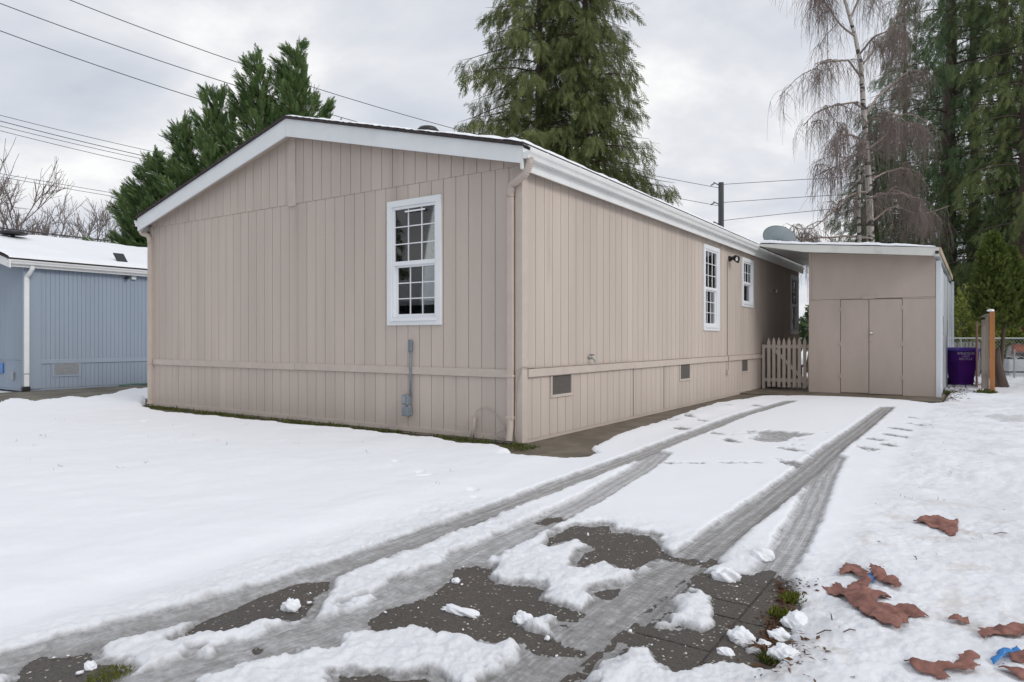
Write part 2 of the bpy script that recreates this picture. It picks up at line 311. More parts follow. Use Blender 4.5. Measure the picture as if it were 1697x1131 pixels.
P5=[(1.62,-5.77),(1.51,-5.71),(1.45,-5.67),(1.41,-5.59),(1.48,-5.55),(1.55,-5.48),(1.65,-5.50),(1.71,-5.46),(1.81,-5.49),(1.84,-5.54),(1.87,-5.62)]
P6=[(2.50,-5.04),(2.57,-4.99),(2.62,-4.96),(2.69,-4.94),(2.78,-4.87),(2.83,-4.87),(2.91,-4.91),(2.59,-5.13)]
P7=[(2.05,-5.10),(2.04,-5.07),(2.08,-5.06),(2.11,-5.08),(2.10,-5.11)]
PW=[(-0.16,-0.33),(0.22,-0.58),(0.30,-0.84),(0.62,-0.77),(0.94,-0.59),(1.09,-0.40),(1.06,-0.15),(0.85,0.15),(0.69,1.06),(0.60,2.43),(0.56,3.28),(0.46,4.44),(0.36,6.02),(0.44,6.96),(0.61,8.45),(1.30,9.10),(2.34,9.26),(3.25,9.03),(3.73,8.59),(3.89,8.70),(3.94,10.52),(3.93,13.00),(2.29,17.26),(-1.23,14.87),(-0.27,0.41)]
PG=[(-8.07,-0.24),(-7.13,-0.47),(-6.26,-0.55),(-4.73,-0.49),(-3.35,-0.49),(-2.74,-0.38),(-2.04,-0.40),(-1.75,-0.34),(-1.37,-0.40),(-1.14,-0.30),(-0.75,-0.40),(-0.49,-0.50),(-0.34,-0.39),(-0.15,-0.32),(0.25,-0.56),(0.20,-0.24),(-0.36,0.54),(-5.01,0.85),(-10.20,0.94)]
PN=[(-9.19,-2.53),(-10.72,-1.49),(-11.73,-0.96),(-11.71,-0.78),(-10.59,-0.97),(-10.87,-0.54),(-11.42,-0.06),(-11.24,0.06),(-10.78,0.02),(-11.18,0.46),(-11.09,0.70),(-12.00,1.30),(-12.87,2.09),(-12.34,1.97),(-12.64,2.25),(-15.80,5.00),(-20.40,6.32),(-19.68,1.63),(-15.66,-0.74)]
MELT=[(1.77,2.46),(1.94,2.79),(2.24,2.85),(2.64,2.77),(2.73,2.08),(2.68,1.65),(2.32,1.80),(2.12,1.78),(1.94,2.30)]
LIT=[(3.60,-3.10),(3.69,-3.24),(3.73,-3.48),(3.74,-3.67),(3.77,-3.84),(3.83,-3.89),(3.74,-3.99),(3.70,-3.70),(3.70,-3.46)]

FEET = [(3.45,1.71),(3.62,2.18),(3.43,2.55),(3.58,3.14),(3.59,3.91),(3.62,5.44),(3.74,4.56),(0.67,2.99),(1.13,2.32),(0.68,3.64),(1.01,3.31),(0.66,5.81),(1.09,6.23),
        (-0.24,-1.84),(0.25,-2.08),(0.4,-2.2),(1.1,-2.38),(1.26,-2.57),(-6.36,-1.41),(-5.52,-1.55),(1.93,-.33),(2.03,-0.26),(2.13,-.19),(2.45,.02),(2.53,0.08),(2.62,.15),(1.68,2.05),(2.03,1.49),(2.79,1.16),(2.93,0.35)]
def smooth_line(P, n=70):
    P = np.array(P); s = np.r_[0, np.cumsum(np.linalg.norm(np.diff(P, axis=0), axis=1))]; t = np.linspace(0, s[-1], n)
    Q = np.c_[np.interp(t, s, P[:, 0]), np.interp(t, s, P[:, 1])]
    for _ in range(6):
        Q[1:-1] = .25*Q[:-2]+.5*Q[1:-1]+.25*Q[2:]
    return Q
def line_dist(x, y, Q):                       # distance, arc length, signed side
    d = np.full(x.shape, 9.); al = np.zeros(x.shape); ac = np.zeros(x.shape); s0 = 0.
    for a, b in zip(Q[:-1], Q[1:]):
        e = b-a; l = np.hypot(*e)
        px, py = x-a[0], y-a[1]; t = np.clip((px*e[0]+py*e[1])/(l*l), 0, 1)
        dx_, dy_ = px-t*e[0], py-t*e[1]; dd = np.hypot(dx_, dy_); k = dd < d
        d = np.where(k, dd, d); al = np.where(k, s0+t*l, al); ac = np.where(k, np.sign(e[0]*py-e[1]*px)*dd, ac); s0 += l
    return d, al, ac
def poly_sd(x, y, P):                         # signed distance, negative inside
    P = np.array(P); d = np.full(x.shape, 99.); ins = np.zeros(x.shape, bool)
    for a, b in zip(P, np.roll(P, -1, 0)):
        e = b-a; px, py = x-a[0], y-a[1]; t = np.clip((px*e[0]+py*e[1])/(e@e+1e-9), 0, 1)
        d = np.minimum(d, np.hypot(px-t*e[0], py-t*e[1]))
        c = ((a[1] > y) != (b[1] > y)) & (x < e[0]*(y-a[1])/(e[1]+1e-12)+a[0]); ins ^= c
    return np.where(ins, -d, d)
def sst(a, b, v):
    t = np.clip((v-a)/(b-a), 0, 1); return t*t*(3-2*t)
TRK = [(smooth_line(Q), k) for Q, k in ((TE, 'E'), (TD, 'D'), (TB, 'B'), (TC, 'C'), (TA, 'A'))]
def snow_field(x, y):
    x = np.asarray(x, float); y = np.asarray(y, float)
    drive = sst(.7, 1.1, x)*sst(3.95, 3.7, x)
    road = sst(-2.2, -3.0, y)*sst(.9, 1.5, x)*sst(4.1, 3.7, x)
    right = sst(3.6, 3.95, x)
    dep = .055-.018*drive*(1-road)-.018*right+.03*fbm(x*.7, y*.7, 1)*(1-.5*drive)+.016*fbm(x*1.9+.8*y, y*1.9-.8*x, 4)*(1-.7*drive)+.008*fbm(x*4.1+y, y*4.1-x, 5)*(1-.6*drive)
    dep = dep+road*(-.029+.022*np.maximum(0, fbm(x*4.6, y*4.6, 9))+.016*fbm(x*13+.6*y, y*13-.5*x, 11)+.009*fbm(x*37+y*9, y*37-x*9, 13))
    dep = dep+right*(.026*fbm(x*3+y, y*3-x, 21)+(.014*fbm(x*13+4*y, y*13-4*x, 23)+.008*fbm(x*37+9*y, y*37-9*x, 24))*(.35+.9*np.clip(.3+fbm(x*1.1, y*1.1, 25), 0, 1)))
    crumb = np.clip(road+.55*right, 0, 1); dep = dep+road*.016*(.22-np.abs(fbm(x*10+2*y, y*10-2*x, 15)))+(road*.5+right*.4)*.010*(.2-np.abs(fbm(x*24+5*y, y*24-5*x, 16)))
    slush_shade = .10*road*sst(.0, .4, fbm(x*3, y*3, 31))+right*(.05+.09*sst(-.1, .5, fbm(x*2+y, y*2-x, 33))); track = np.zeros(x.shape); along = np.zeros(x.shape); across = np.zeros(x.shape)  # road slush; grey over the right lawn partly paints in its shading
    for Q, k in TRK:
        lo, hi = Q.min(0)-.75, Q.max(0)+.75
        I = np.nonzero((x > lo[0]) & (x < hi[0]) & (y > lo[1]) & (y < hi[1]))[0]
        if not len(I): continue
        X, Y = x[I], y[I]; d, al, ac = line_dist(X, Y, Q)
        near = sst(-2.6, -4.2, Y)
        w = dict(A=.12, B=.12+.03*near, C=.125+.07*near, D=.105, E=.15)[k]
        nz = fbm(X*9, Y*9, 41)*(.02+.10*near*(k in 'BC'))+fbm(X*33, Y*33, 43)*.014
        w = w+0*X; sf = .10 if k == 'E' else .022; m = sst(w+sf, w-sf, d+nz)
        sv = dict(A=.66-.06*near, B=.54+.04*near, C=.68+.0*near, D=.55, E=.05)[k]
        td = dict(A=.010, B=.009, C=.010, D=.008, E=.034)[k]+dict(A=.004, B=-.001, C=-.006, D=0, E=0)[k]*near
        wp = fbm(X*5+Y*2, Y*5-X*2, 46); td = td+(.002+.005*near)*fbm(ac*38+wp*4+al*.7, al*2.1+wp*3-ac*5, 47)+(.009 if k in 'BC' else .005)*near*fbm(X*11+Y*6, Y*11-X*6, 48)
        berm = np.exp(-((d-w-.035)/.035)**2)*(.016*np.maximum(0, fbm(X*13+3*Y, Y*13-3*X, 51)+.15))*(k != 'E')*(.45+.8*near)
        if k == 'E': td = dep[I]-.012
        dep[I] = dep[I]*(1-m)+td*m+berm
        wet = .30*np.exp(-((d-w)/.05)**2)*(ac > 0)*(k in 'AC')
        if k in 'AC': sv = sv+.14*sst(.15, .5, ac/w)*(.6+fbm(al*1.3, ac*9, 57))
        slush_shade[I] = np.maximum(slush_shade[I]*(1-m)+sv*m, wet*(.5+fbm(X*10, Y*10, 55)))
        hit = m > .3; track[I] = np.where(hit, m*(1-.8*near)*(k != 'E'), track[I]); along[I] = np.where(hit, al, along[I]); across[I] = np.where(hit, ac/w, across[I])
    for fx, fy in FEET:
        I = np.nonzero((abs(x-fx) < .35) & (abs(y-fy) < .35))[0]
        if not len(I): continue
        X, Y = x[I]-fx, y[I]-fy; a = (fx*7.3+fy*3.1) % 1*2-1
        lawn = fx < 1.3 and fy < -1; dash = fy < .3 and not lawn
        e1 = (X*RT[0]+Y*RT[1])/(.06 if lawn else .11); e2 = (X*FW[0]+Y*FW[1])/(.07 if lawn else .06 if dash else .20)
        r = np.hypot(e1+a*.4*e2, e2)+1.1*fbm(x[I]*9+y[I]*2, y[I]*9-x[I]*2, 61)+.5*fbm(x[I]*30, y[I]*30, 62)
        m = sst(1.1, .7, r); dep[I] = dep[I]*(1-m)+(.022 if lawn else .016)*m; slush_shade[I] = np.maximum(slush_shade[I], m*(.12 if lawn else .80))
    sd = poly_sd(x, y, MELT)
    m = sst(.10, -.06, sd+.50*fbm(x*5, y*2.6, 63)+.16*fbm(x*19, y*9, 64)); dep = dep*(1-m)+.020*m; slush_shade = np.maximum(slush_shade, m*.62)
    m = sst(.9, .3, np.hypot((x-4.83)/.45, (y-6.3)/.9)+fbm(x*4, y*2, 65)); slush_shade = np.maximum(slush_shade, m*.3)
    dirt = right*(.12+.70*sst(.5, -2.5, y))*sst(.0, .3, fbm(x*1.6, y*1.6, 67)+.12)
    for P, amp in ((P1, 1), (P2, 1), (P2b, .5), (P2c, .6), (P3, 1), (P4, 1), (P5, 1), (P6, 1), (P7, .5), (PW, 1.3), (PG, 1.5), (PN, 5)):
        A_ = np.array(P); lo, hi = A_.min(0)-.4, A_.max(0)+.4
        I = np.nonzero((x > lo[0]) & (x < hi[0]) & (y > lo[1]) & (y < hi[1]))[0]
        if not len(I): continue
        X, Y = x[I], y[I]
        s = poly_sd(X, Y, P)+amp*(.030*fbm(X*9, Y*9, 71)+.016*fbm(X*31, Y*31, 73))
        puff = (.045+.05*np.clip(.5+fbm(X*6+Y, Y*6-X, 75), 0, 1)) if amp != 5 else .15
        rim = (np.clip(.30+1.5*fbm(X*5-Y, Y*5+X, 77), 0, 1)*.055+.004)*(amp in (1, .5, .6))
        s1 = s-rim; t = np.clip(s1/puff, 0, 1); prof = np.sqrt(1-(1-t)**2)
        thin = .0035+.004*fbm(X*22+Y*5, Y*22-X*5, 78)
        dep[I] = np.where(s1 > 0, np.maximum(dep[I]*prof, np.minimum(dep[I], thin)) if amp in (1, .5, .6) else dep[I]*prof-.004*(1-prof), np.where(s > 0, np.minimum(dep[I], thin), -.014))
        slush_shade[I] = np.where(amp in (1, .5, .6), np.maximum(slush_shade[I], .66*sst(.03, -.005, s1)), slush_shade[I])
    under = (x > -8.15) & (x < -.08) & (y > .08); dep = np.where(under, -.018, dep)
    return dep, np.clip(slush_shade, 0, 1), track, along, across, dirt, crumb
def snow_z(x, y): return max(0., float(snow_field(np.array([x]), np.array([y]))[0][0]))

# ------------------------------------------------------------------ the ground
def sheet(name, poly, z, m):
    me = bpy.data.meshes.new(name); me.from_pydata([(x, y, z) for x, y in poly], [], [tuple(range(len(poly)))]); me.update(); me.materials.append(m)
    return tag(link(bpy.data.objects.new(name, me)), kind='structure')
far = pmat('far_snow', (.80, .81, .83), .8, .08, .35, .3, 3, stain=((.30, .27, .22), .5, .58, .75))
sheet('ground', [(-400, -200), (400, -200), (400, 500), (-400, 500)], -.05, far)
sheet('lawn_soil', [(-14.4, -2.25), (.3, -2.25), (.3, .5), (-14.4, .5)], -.006, M['soil'])
sheet('yard_soil', [(3.8, -8), (14, -8), (14, 22), (3.8, 22)], -.006, M['soil'])
sheet('driveway', [(-30, -14), (3.92, -14), (3.92, 2), (3.80, 9.2), (.9, 9.2), (.9, -.35), (.4, -2.2), (-30, -2.35)], .0, M['asphalt'])
tan = pmat('tan_asphalt', (.125, .11, .085), .75, .25, 1.5, .5, 80, c2=(.17, .155, .125))
sheet('side_drive', [(-14.5, -6), (-9.5, -2.3), (-9.5, 13), (-14.5, 13)], -.002, tan)
mb = MB(); mb.prism([(-.02, .02), (.02, -.72), (.35, -.86), (1.25, -.62), (1.20, 9.0), (-.02, 9.0)], 2, -.05, .006)
tag(mb.build('walkway', M['concrete']), kind='structure')
mb = MB(); mb.box(-.02, 3.86, 9.02, 11.2, -.05, .035); tag(mb.build('shed_slab', M['concrete'], bevel=.008), kind='structure')
pav = tag(bpy.data.objects.new('pavement', None), kind='structure'); col.objects.link(pav); pav.location = (3.6, -3.6, 0)
for xs, ys in (((3.20, 3.574), [-2.86, -3.24, -3.515, -3.70, -4.08, -4.52, -4.9]), ((3.584, 3.93), [-2.86, -3.27, -3.72, -4.19, -4.62, -5.0])):
    for y1, y0 in zip(ys[:-1], ys[1:]):
        dz = rng.uniform(-.002, .002); MB().box(*xs, y0+.005, y1-.005, -.04, .006+dz).build('paving_slab', M['asphalt'], pav, bevel=.003)

rows = 1.7*np.exp(np.linspace(0, math.log(26/1.7), 860)); cols_ = np.linspace(-1.12, 1.12, 820)
cols_ = np.sign(cols_)*(abs(cols_)*.72+.28*abs(cols_)**2.2)
YY, TT = np.meshgrid(rows, cols_, indexing='ij')
GX = CAM[0]+YY*(FW[0]+RT[0]*TT); GY = CAM[1]+YY*(FW[1]+RT[1]*TT); gx, gy = GX.ravel(), GY.ravel()
dep, slush_shade, track, along, across, dirt, crumb = snow_field(gx, gy)
nr, nc = YY.shape; idx = np.arange(nr*nc).reshape(nr, nc)
Fq = np.stack([idx[:-1, :-1], idx[:-1, 1:], idx[1:, 1:], idx[1:, :-1]], -1).reshape(-1, 4)
Fq = Fq[dep[Fq].max(1) > -.013]
used = np.zeros(nr*nc, bool); used[Fq] = True; remap = np.cumsum(used)-1
so = npmesh('snow_cover', np.c_[gx, gy, dep][used], remap[Fq], M['snow'], smooth=True,
            attrs={k: v[used] for k, v in dict(slush_shade=slush_shade, track=track, along=along, across=across, dirt=dirt, crumb=crumb).items()})
tag(so, 'thin white snow with grey tyre tracks lying over lawn and driveway', 'snow', kind='stuff')

# ------------------------------------------------------------------ the beige home
XL, YB, RX, RZ, SL = -8.2, 15.06, -4.1, 4.544, .254       # left wall, far end, ridge x and height, slope
GABLE = lambda s0, s1, z0, z1, n0, n1: (s0, s1, -n0, -n1, z0, z1)
SIDE = lambda s0, s1, z0, z1, n0, n1: (n0, n1, s0, s1, z0, z1)
def rz(x): return RZ-SL*abs(x-RX)
home = thing('manufactured_home', (-4.1, 7.5, 0), 'beige grooved-siding manufactured home with white trim and low gable roof', 'house')
WG = (-2.17, -1.22, 1.435, 3.105)                          # window openings with their trim: s0, s1, z0, z1
WS = [(6.45, 7.42, 1.42, 3.12), (9.10, 10.02, 1.995, 3.12), (14.02, 14.95, 1.40, 3.11)]
VG = [(.65, 1.21, .51, .785), (5.17, 5.73, .49, .785), (9.06, 9.62, .48, .77)]
def cut(s0, s1, z0, z1, holes):
    R = [(s0, s1, z0, z1)]
    for h in holes:
        o = []
        for a0, a1, b0, b1 in R:
            if h[0] >= a1 or h[1] <= a0 or h[2] >= b1 or h[3] <= b0: o.append((a0, a1, b0, b1)); continue
            if h[0] > a0: o.append((a0, h[0], b0, b1))
            if h[1] < a1: o.append((h[1], a1, b0, b1))
            c0, c1 = max(a0, h[0]), min(a1, h[1])
            if h[2] > b0: o.append((c0, c1, b0, h[2]))
            if h[3] < b1: o.append((c0, c1, h[3], b1))
        R = o
    return [r for r in R if r[1]-r[0] > .004 and r[3]-r[2] > .004]
PITCH, GAP = .2032, .009
shared = {}
def planks(face, s0, s1, z0, z1, holes, n0, n1, m, parent, name='siding_plank', start=None):
    s = s0 if start is None else start
    while s < s1-.01:
        a, b = max(s, s0)+(GAP/2 if s > s0 else 0), min(s+PITCH, s1)-(GAP/2 if s+PITCH < s1 else 0)
        parts = cut(a, b, z0, z1, holes)
        if len(parts) == 1 and parts[0] == (a, b, z0, z1):
            key = (face is GABLE, round(b-a, 4), z0, z1, n0, n1, m.name)
            if key not in shared:
                mb = MB(); mb.box(*face(0, b-a, z0, z1, n0, n1)); o = mb.build(name, m, parent); shared[key] = o.data
            else: o = link(bpy.data.objects.new(name, shared[key]), parent)
            o.location = (a, 0, 0) if face is GABLE else (0, a, 0)
        elif parts:
            for p in parts: MB().box(*face(*p, n0, n1)).build(name, m, parent)
        s += PITCH
# backing walls with the window openings left open
mb = MB()
for r in cut(XL+.02, -.02, 0.0, 3.3, [WG]): mb.box(*GABLE(*r, -.05, -.012))
mb.prism([(XL+.02, 3.3), (-.02, 3.3), (-.02, rz(0)-.06), (RX, RZ-.06), (XL+.02, rz(XL)-.06)], 1, .012, .05)
for r in cut(.05, YB, 0.0, 3.33, WS): mb.box(*SIDE(*r, -.05, -.012))
mb.box(XL, XL+.05, .05, YB, 0, 3.3); mb.box(XL+.05, -.05, YB-.05, YB-.003, 0, 3.3); mb.box(XL+.05, -.05, .05, YB-.05, .74, .80)
mb.prism([(XL+.05, 3.3), (-.05, 3.3), (RX, RZ-.08)], 1, YB-.045, YB-.005)
wall = mb.build('wall', M['siding'], home)
mb = MB(); mb.box(XL+.06, -2.6, 1.9, 1.95, .8, 3.3); mb.box(-2.6, -2.55, 1.9, YB-.06, .8, 3.3); mb.box(XL+.06, -.06, .06, YB-.06, 3.30, 3.33)
mb.build('inner_partition', M['room'], home)
# siding planks
planks(GABLE, XL+.09, -.09, .885, 3.30, [WG], -.016, 0, M['siding'], home)
planks(GABLE, XL+.09, -.09, .06, .785, [], -.016, -.003, M['siding'], home)
s = XL+.02
while s < -.02:
    a, b = s+GAP/2, min(s+PITCH, -.02)-GAP/2
    if not (a > -4.24 and b < -4.09):
        MB().prism([(a, 3.302), (b, 3.302), (b, rz(b)-.09), (RX, RZ-.09), (a, rz(a)-.09)] if a < RX < b else [(a, 3.302), (b, 3.302), (b, rz(b)-.09), (a, rz(a)-.09)], 1, -.007, .012).build('siding_plank', M['siding'], home)
    s += PITCH
planks(SIDE, .10, YB-.08, .90, 3.29, WS, -.016, 0, M['siding'], home)
planks(SIDE, .02, YB-.08, .05, .80, VG, -.016, -.002, M['siding'], home)
# trim boards
MB().box(*GABLE(-4.245, -4.085, 3.268, RZ-.12, .001, .026)).build('ridge_batten', M['beige'], home, bevel=.003)
MB().box(*GABLE(-4.120, -4.084, .890, 3.262, .001, .011)).build('seam_batten', M['siding'], home)
MB().box(*GABLE(XL+.1, -4.105, .785, .885, .001, .022)).build('belt_board', M['beige'], home, bevel=.003)
MB().box(*GABLE(-4.10, -.16, .788, .888, .001, .022)).build('belt_board', M['beige'], home, bevel=.003)
for a, b, dz in ((.10, 3.15, 0), (3.156, 7.3, -.004), (7.306, YB, -.012)):
    MB().box(*SIDE(a, b, .795+dz, .893+dz, .001, .035)).build('belt_board', M['beige'], home, bevel=.003)
MB().box(*GABLE(XL+.1, -.1, .03, .095, .0, .014)).build('base_board', M['beige'], home, bevel=.002)
MB().box(-.085, -.002, -.018, -.001, .02, 3.33).build('corner_board', M['beige'], home, bevel=.003)
MB().box(-.016, .019, -.0185, .095, .02, 3.29).build('corner_board', M['beige'], home, bevel=.003)
MB().box(XL-.02, XL+.085, -.02, .02, .02, 3.32).build('corner_board', M['beige'], home, bevel=.003)
MB().box(-.02, .016, YB-.08, YB, .02, 3.29).build('corner_board', M['beige'], home, bevel=.003)
for a in (3.165, 4.43):
    MB().box(*SIDE(a-.007, a+.007, .05, .79, -.001, .0015)).build('access_panel_gap', M['dark'], home)
# windows: frame, sash bars, each pane
def window(face, op, rows_up, rows_lo, ncol, lo_grid=True, curtain=None, name='window', cmat='drape'):
    s0, s1, z0, z1 = op; w = .085; wf = thing_part = None
    mb = MB()
    mb.box(*face(s0, s1, z1-w, z1, -.03, .03)); mb.box(*face(s0, s1, z0, z0+w, -.03, .03))
    mb.box(*face(s0, s0+w, z0+w, z1-w, -.03, .03)); mb.box(*face(s1-w, s1, z0+w, z1-w, -.03, .03))
    wf = mb.build(name, M['white'], home, bevel=.004)
    a0, a1, b0, b1 = s0+w, s1-w, z0+w, z1-w; zm = b0+(b1-b0)*.50; fr = .035
    mb = MB()
    mb.box(*face(a0, a0+fr, b0, b1, -.06, .012)); mb.box(*face(a1-fr, a1, b0, b1, -.06, .012))
    mb.box(*face(a0+fr, a1-fr, b1-fr, b1, -.06, .012)); mb.box(*face(a0+fr, a1-fr, b0, b0+fr, -.06, .012))
    mb.build('frame', M['vinyl'], wf, bevel=.003)
    MB().box(*face(a0+fr, a1-fr, zm-.035, zm+.02, -.05, .006)).build('meeting_rail', M['vinyl'], wf, bevel=.003)
    MB().box(*face(a0-.02, a1+.02, b0-.03, b0+.012, .031, .046)).build('sill', M['vinyl'], wf, bevel=.003)
    i0, i1 = a0+fr, a1-fr; q = .030
    mb = MB()
    mb.box(*face(i0, i0+q, b0+fr, zm-.035, -.052, -.022)); mb.box(*face(i1-q, i1, b0+fr, zm-.035, -.052, -.022))
    mb.box(*face(i0+q, i1-q, b0+fr, b0+fr+q, -.052, -.022)); mb.box(*face(i0+q, i1-q, zm-.06, zm-.035, -.052, -.022))
    mb.build('lower_sash', M['vinyl'], wf, bevel=.002)
    for (c0, c1, d0, d1, nrow, n, grid) in ((i0, i1, zm+.02, b1-fr, rows_up, -.012, True), (i0+q, i1-q, b0+fr+q, zm-.06, rows_lo, -.040, lo_grid)):
        nc_ = ncol if grid else 1; nr_ = nrow if grid else 1; bar = .013
        for i in range(1, nc_):
            c = c0+(c1-c0)*i/nc_; MB().box(*face(c-bar/2, c+bar/2, d0, d1, n-.010, n+.004)).build('glazing_bar', M['vinyl'], wf)
        for j in range(1, nr_):
            c = d0+(d1-d0)*j/nr_; MB().box(*face(c0, c1, c-bar/2, c+bar/2, n-.011, n+.005)).build('glazing_bar', M['vinyl'], wf)
        for i in range(nc_):
            for j in range(nr_):
                MB().box(*face(c0+(c1-c0)*i/nc_+.001, c0+(c1-c0)*(i+1)/nc_-.001, d0+(d1-d0)*j/nr_+.001, d0+(d1-d0)*(j+1)/nr_-.001, n-.006, n-.003)).build('pane', M['glass'], wf)
    if curtain:
        t0, t1 = curtain; P = [(t0+(t1-t0)*k/24, .10+.022*math.sin(k*1.9)+.01*math.sin(k*.7)) for k in range(25)]
        mb = MB()
        for (u, n), (u2, n2) in zip(P[:-1], P[1:]):
            q0 = face(u, u, z0, z0, -n, -n); q1 = face(u2, u2, z1, z1, -n2, -n2)
            A0 = (q0[0], q0[2]); A1 = (q1[0], q1[2]); mb.add([(*A0, z0+.05), (*A1, z0+.05), (*A1, z1-.05), (*A0, z1-.05)], [(0, 1, 2, 3)])
        mb.build('curtain', M[cmat], wf)
    return wf
w1 = window(GABLE, WG, 3, 3, 3, curtain=(-2.10, -1.88), cmat='curtain')
MB().box(*GABLE(-1.85, -1.50, 2.935, 2.955, .013, .02)).build('latch_strip', M['vinyl'], w1)
MB().box(*GABLE(-1.965, -1.90, 1.62, 1.72, -.075, -.07)).build('paper_note', M['edgewood'], w1)
window(SIDE, WS[0], 3, 3, 3, curtain=(6.55, 7.32)); window(SIDE, WS[1], 2, 1, 3, lo_grid=False, curtain=(9.2, 9.92)); window(SIDE, WS[2], 2, 1, 2, lo_grid=False)
# crawl space vents
for s0, s1, z0, z1 in VG:
    mb = MB(); t = .035
    mb.box(*SIDE(s0, s0+t, z0, z1, -.02, .014)); mb.box(*SIDE(s1-t, s1, z0, z1, -.02, .014)); mb.box(*SIDE(s0+t, s1-t, z0, z0+t, -.02, .016))
    v = mb.build('vent', M['beige'], home, bevel=.002)
    MB().box(*SIDE(s0+t, s1-t, z0+t, z1, -.0115, -.004)).build('screen', M['screen'], v)
    for k in range(1, 6):
        zc = z0+t+(z1-z0-t)*k/6; MB().box(*SIDE(s0+t, s1-t, zc-.002, zc+.002, -.0039, -.001)).build('louvre', M['screen'], v)
# roof: shingle courses, snow, rake boards, soffits, fascia
for sgn, xe in ((1, .14), (-1, -8.34)):
    mb = MB(); nC = 30
    for i in range(nC):
        xa = RX+(xe-RX)*i/nC; xb = RX+(xe-RX)*(i+1)/nC+(.012*sgn)
        za, zb = RZ-SL*abs(xa-RX), RZ-SL*abs(xb-RX); j = rng.uniform(-.006, .006)
        mb.prism([(xa, za+.002), (xb, zb+.002), (xb, zb+.042+.004), (xa, za+.026)], 1, -.215+j, YB+.2)
    ro = mb.build('roof', M['shingle'], home)
    S = np.linspace(0, 1, 70); T = np.linspace(-.20, YB+.15, 140); SS, TT2 = np.meshgrid(S, T, indexing='ij')
    X = RX+(xe+.02*sgn-RX)*SS; Z = RZ-SL*abs(X-RX)+.030
    th = .040+.022*fbm(X*2.5, TT2*2.5, 80)+.012*fbm(X*9, TT2*9, 82)
    th = np.where(SS > .93, th+.012, th)+.013*(TT2 < .1)*np.clip(.6+1.6*fbm(X*5, TT2*0+X*2, 83), 0, 1.2); edge = np.minimum((1-SS)/.006, np.minimum((TT2+.204)/.02, 1)); th = np.where(edge < 1, th*np.sqrt(np.clip(edge, 0, 1))-.012*(1-np.clip(edge, 0, 1)), th)
    id_ = np.arange(X.size).reshape(X.shape); Fr = np.stack([id_[:-1, :-1], id_[:-1, 1:], id_[1:, 1:], id_[1:, :-1]], -1).reshape(-1, 4)
    npmesh('roof_snow', np.c_[X.ravel(), TT2.ravel(), (Z+th).ravel()], Fr, M['roofsnow'], home, smooth=True)
    wi = .265; we = .20 if sgn > 0 else .235
    MB().prism([(RX+.002*sgn, RZ), (xe-.012*sgn, rz(xe-.012*sgn)), (xe-.012*sgn, rz(xe-.012*sgn)-we), (RX+.002*sgn, RZ-wi)], 1, -.185, -.160).build('rake_board', M['white'], home, bevel=.002)
    MB().prism([(RX+.002*sgn, RZ-.01), (xe-.06*sgn, rz(xe-.06*sgn)-.01), (xe-.06*sgn, rz(xe-.06*sgn)-.14), (RX+.002*sgn, RZ-.20)], 1, -.158, -.009).build('rake_soffit', M['beige'], home)
    f0, f1 = (.10, .122) if sgn > 0 else (-8.322, -8.30)
    MB().box(f0, f1, -.157, YB+.1, 3.205, 3.462).build('fascia_board', M['gutter'], home, bevel=.002)
    MB().box(*((.0, .098) if sgn > 0 else (-8.298, -8.2)), -.008, YB+.09, 3.292, 3.312).build('soffit', M['beige'], home)
prof = [(0, 0), (0, -.120), (.078, -.120), (.090, -.080), (.112, -.055), (.120, -.020), (.120, 0), (.112, 0), (.110, -.018), (.102, -.046), (.010, -.046), (.010, 0)]
MB().prism([(.123+a, 3.445+b) for a, b in prof], 1, -.185, 9.72).build('gutter', M['gutter'], home)
MB().prism([(-8.323-a, 3.445+b) for a, b in prof], 1, -.185, YB).build('gutter', M['gutter'], home)
for k in range(12):
    y = .2+k*.8; MB().box(.125, .242, y-.012, y+.012, 3.446, 3.452).build('gutter_hanger', M['gutter'], home)
MB().box(.098, .130, -.184, -.158, 3.21, 3.445).build('gutter_end', M['gutter'], home)
# roof vents
def lathe(pf, c, n=20):
    mb = MB(); V = []
    for r, z in pf:
        for k in range(n): t = 2*math.pi*k/n; V.append((c[0]+r*math.cos(t), c[1]+r*math.sin(t), c[2]+z))
    F = [(i*n+k, i*n+(k+1) % n, (i+1)*n+(k+1) % n, (i+1)*n+k) for i in range(len(pf)-1) for k in range(n)]
    return mb.add(V, F+[tuple(range(n))[::-1], tuple(range((len(pf)-1)*n, len(pf)*n))])
vp = (-1.9, .5); lathe([(.06, 0), (.06, .14), (.15, .145), (.16, .17), (.12, .215), (.03, .23)], (*vp, rz(vp[0]))).build('roof_vent', M['black'], home, smooth=True)
# downspouts
def downspout(pts, x, y, z1, z0):
    mb = MB(); mb.box(x-.036, x+.036, y-.027, y+.027, z0, z1); d = mb.build('downspout', M['beige'], home, bevel=.008, seg=2)
    P = [Vector(p) for p in pts]; Q = []
    for k in range(61):
        t = k/60*(len(P)-1); i = min(int(t), len(P)-2); f = t-i
        p0, p1, p2, p3 = P[max(i-1, 0)], P[i], P[i+1], P[min(i+2, len(P)-1)]
        Q.append(.5*((2*p1)+(p2-p0)*f+(2*p0-5*p1+4*p2-p3)*f*f+(3*p1-p0-3*p2+p3)*f**3))
    MB().tube(Q, [.043+(.0045 if k % 2 else 0) for k in range(61)], 14).build('elbow', M['beige'], d, smooth=False)
    MB().box(x-.046, x+.046, y-.034, y+.027, z0+.0, z0+.035).build('strap', M['beige'], d, bevel=.003)
    MB().box(x-.046, x+.046, y-.034, y+.027, .80, .825).build('strap', M['beige'], d, bevel=.003)
    return d
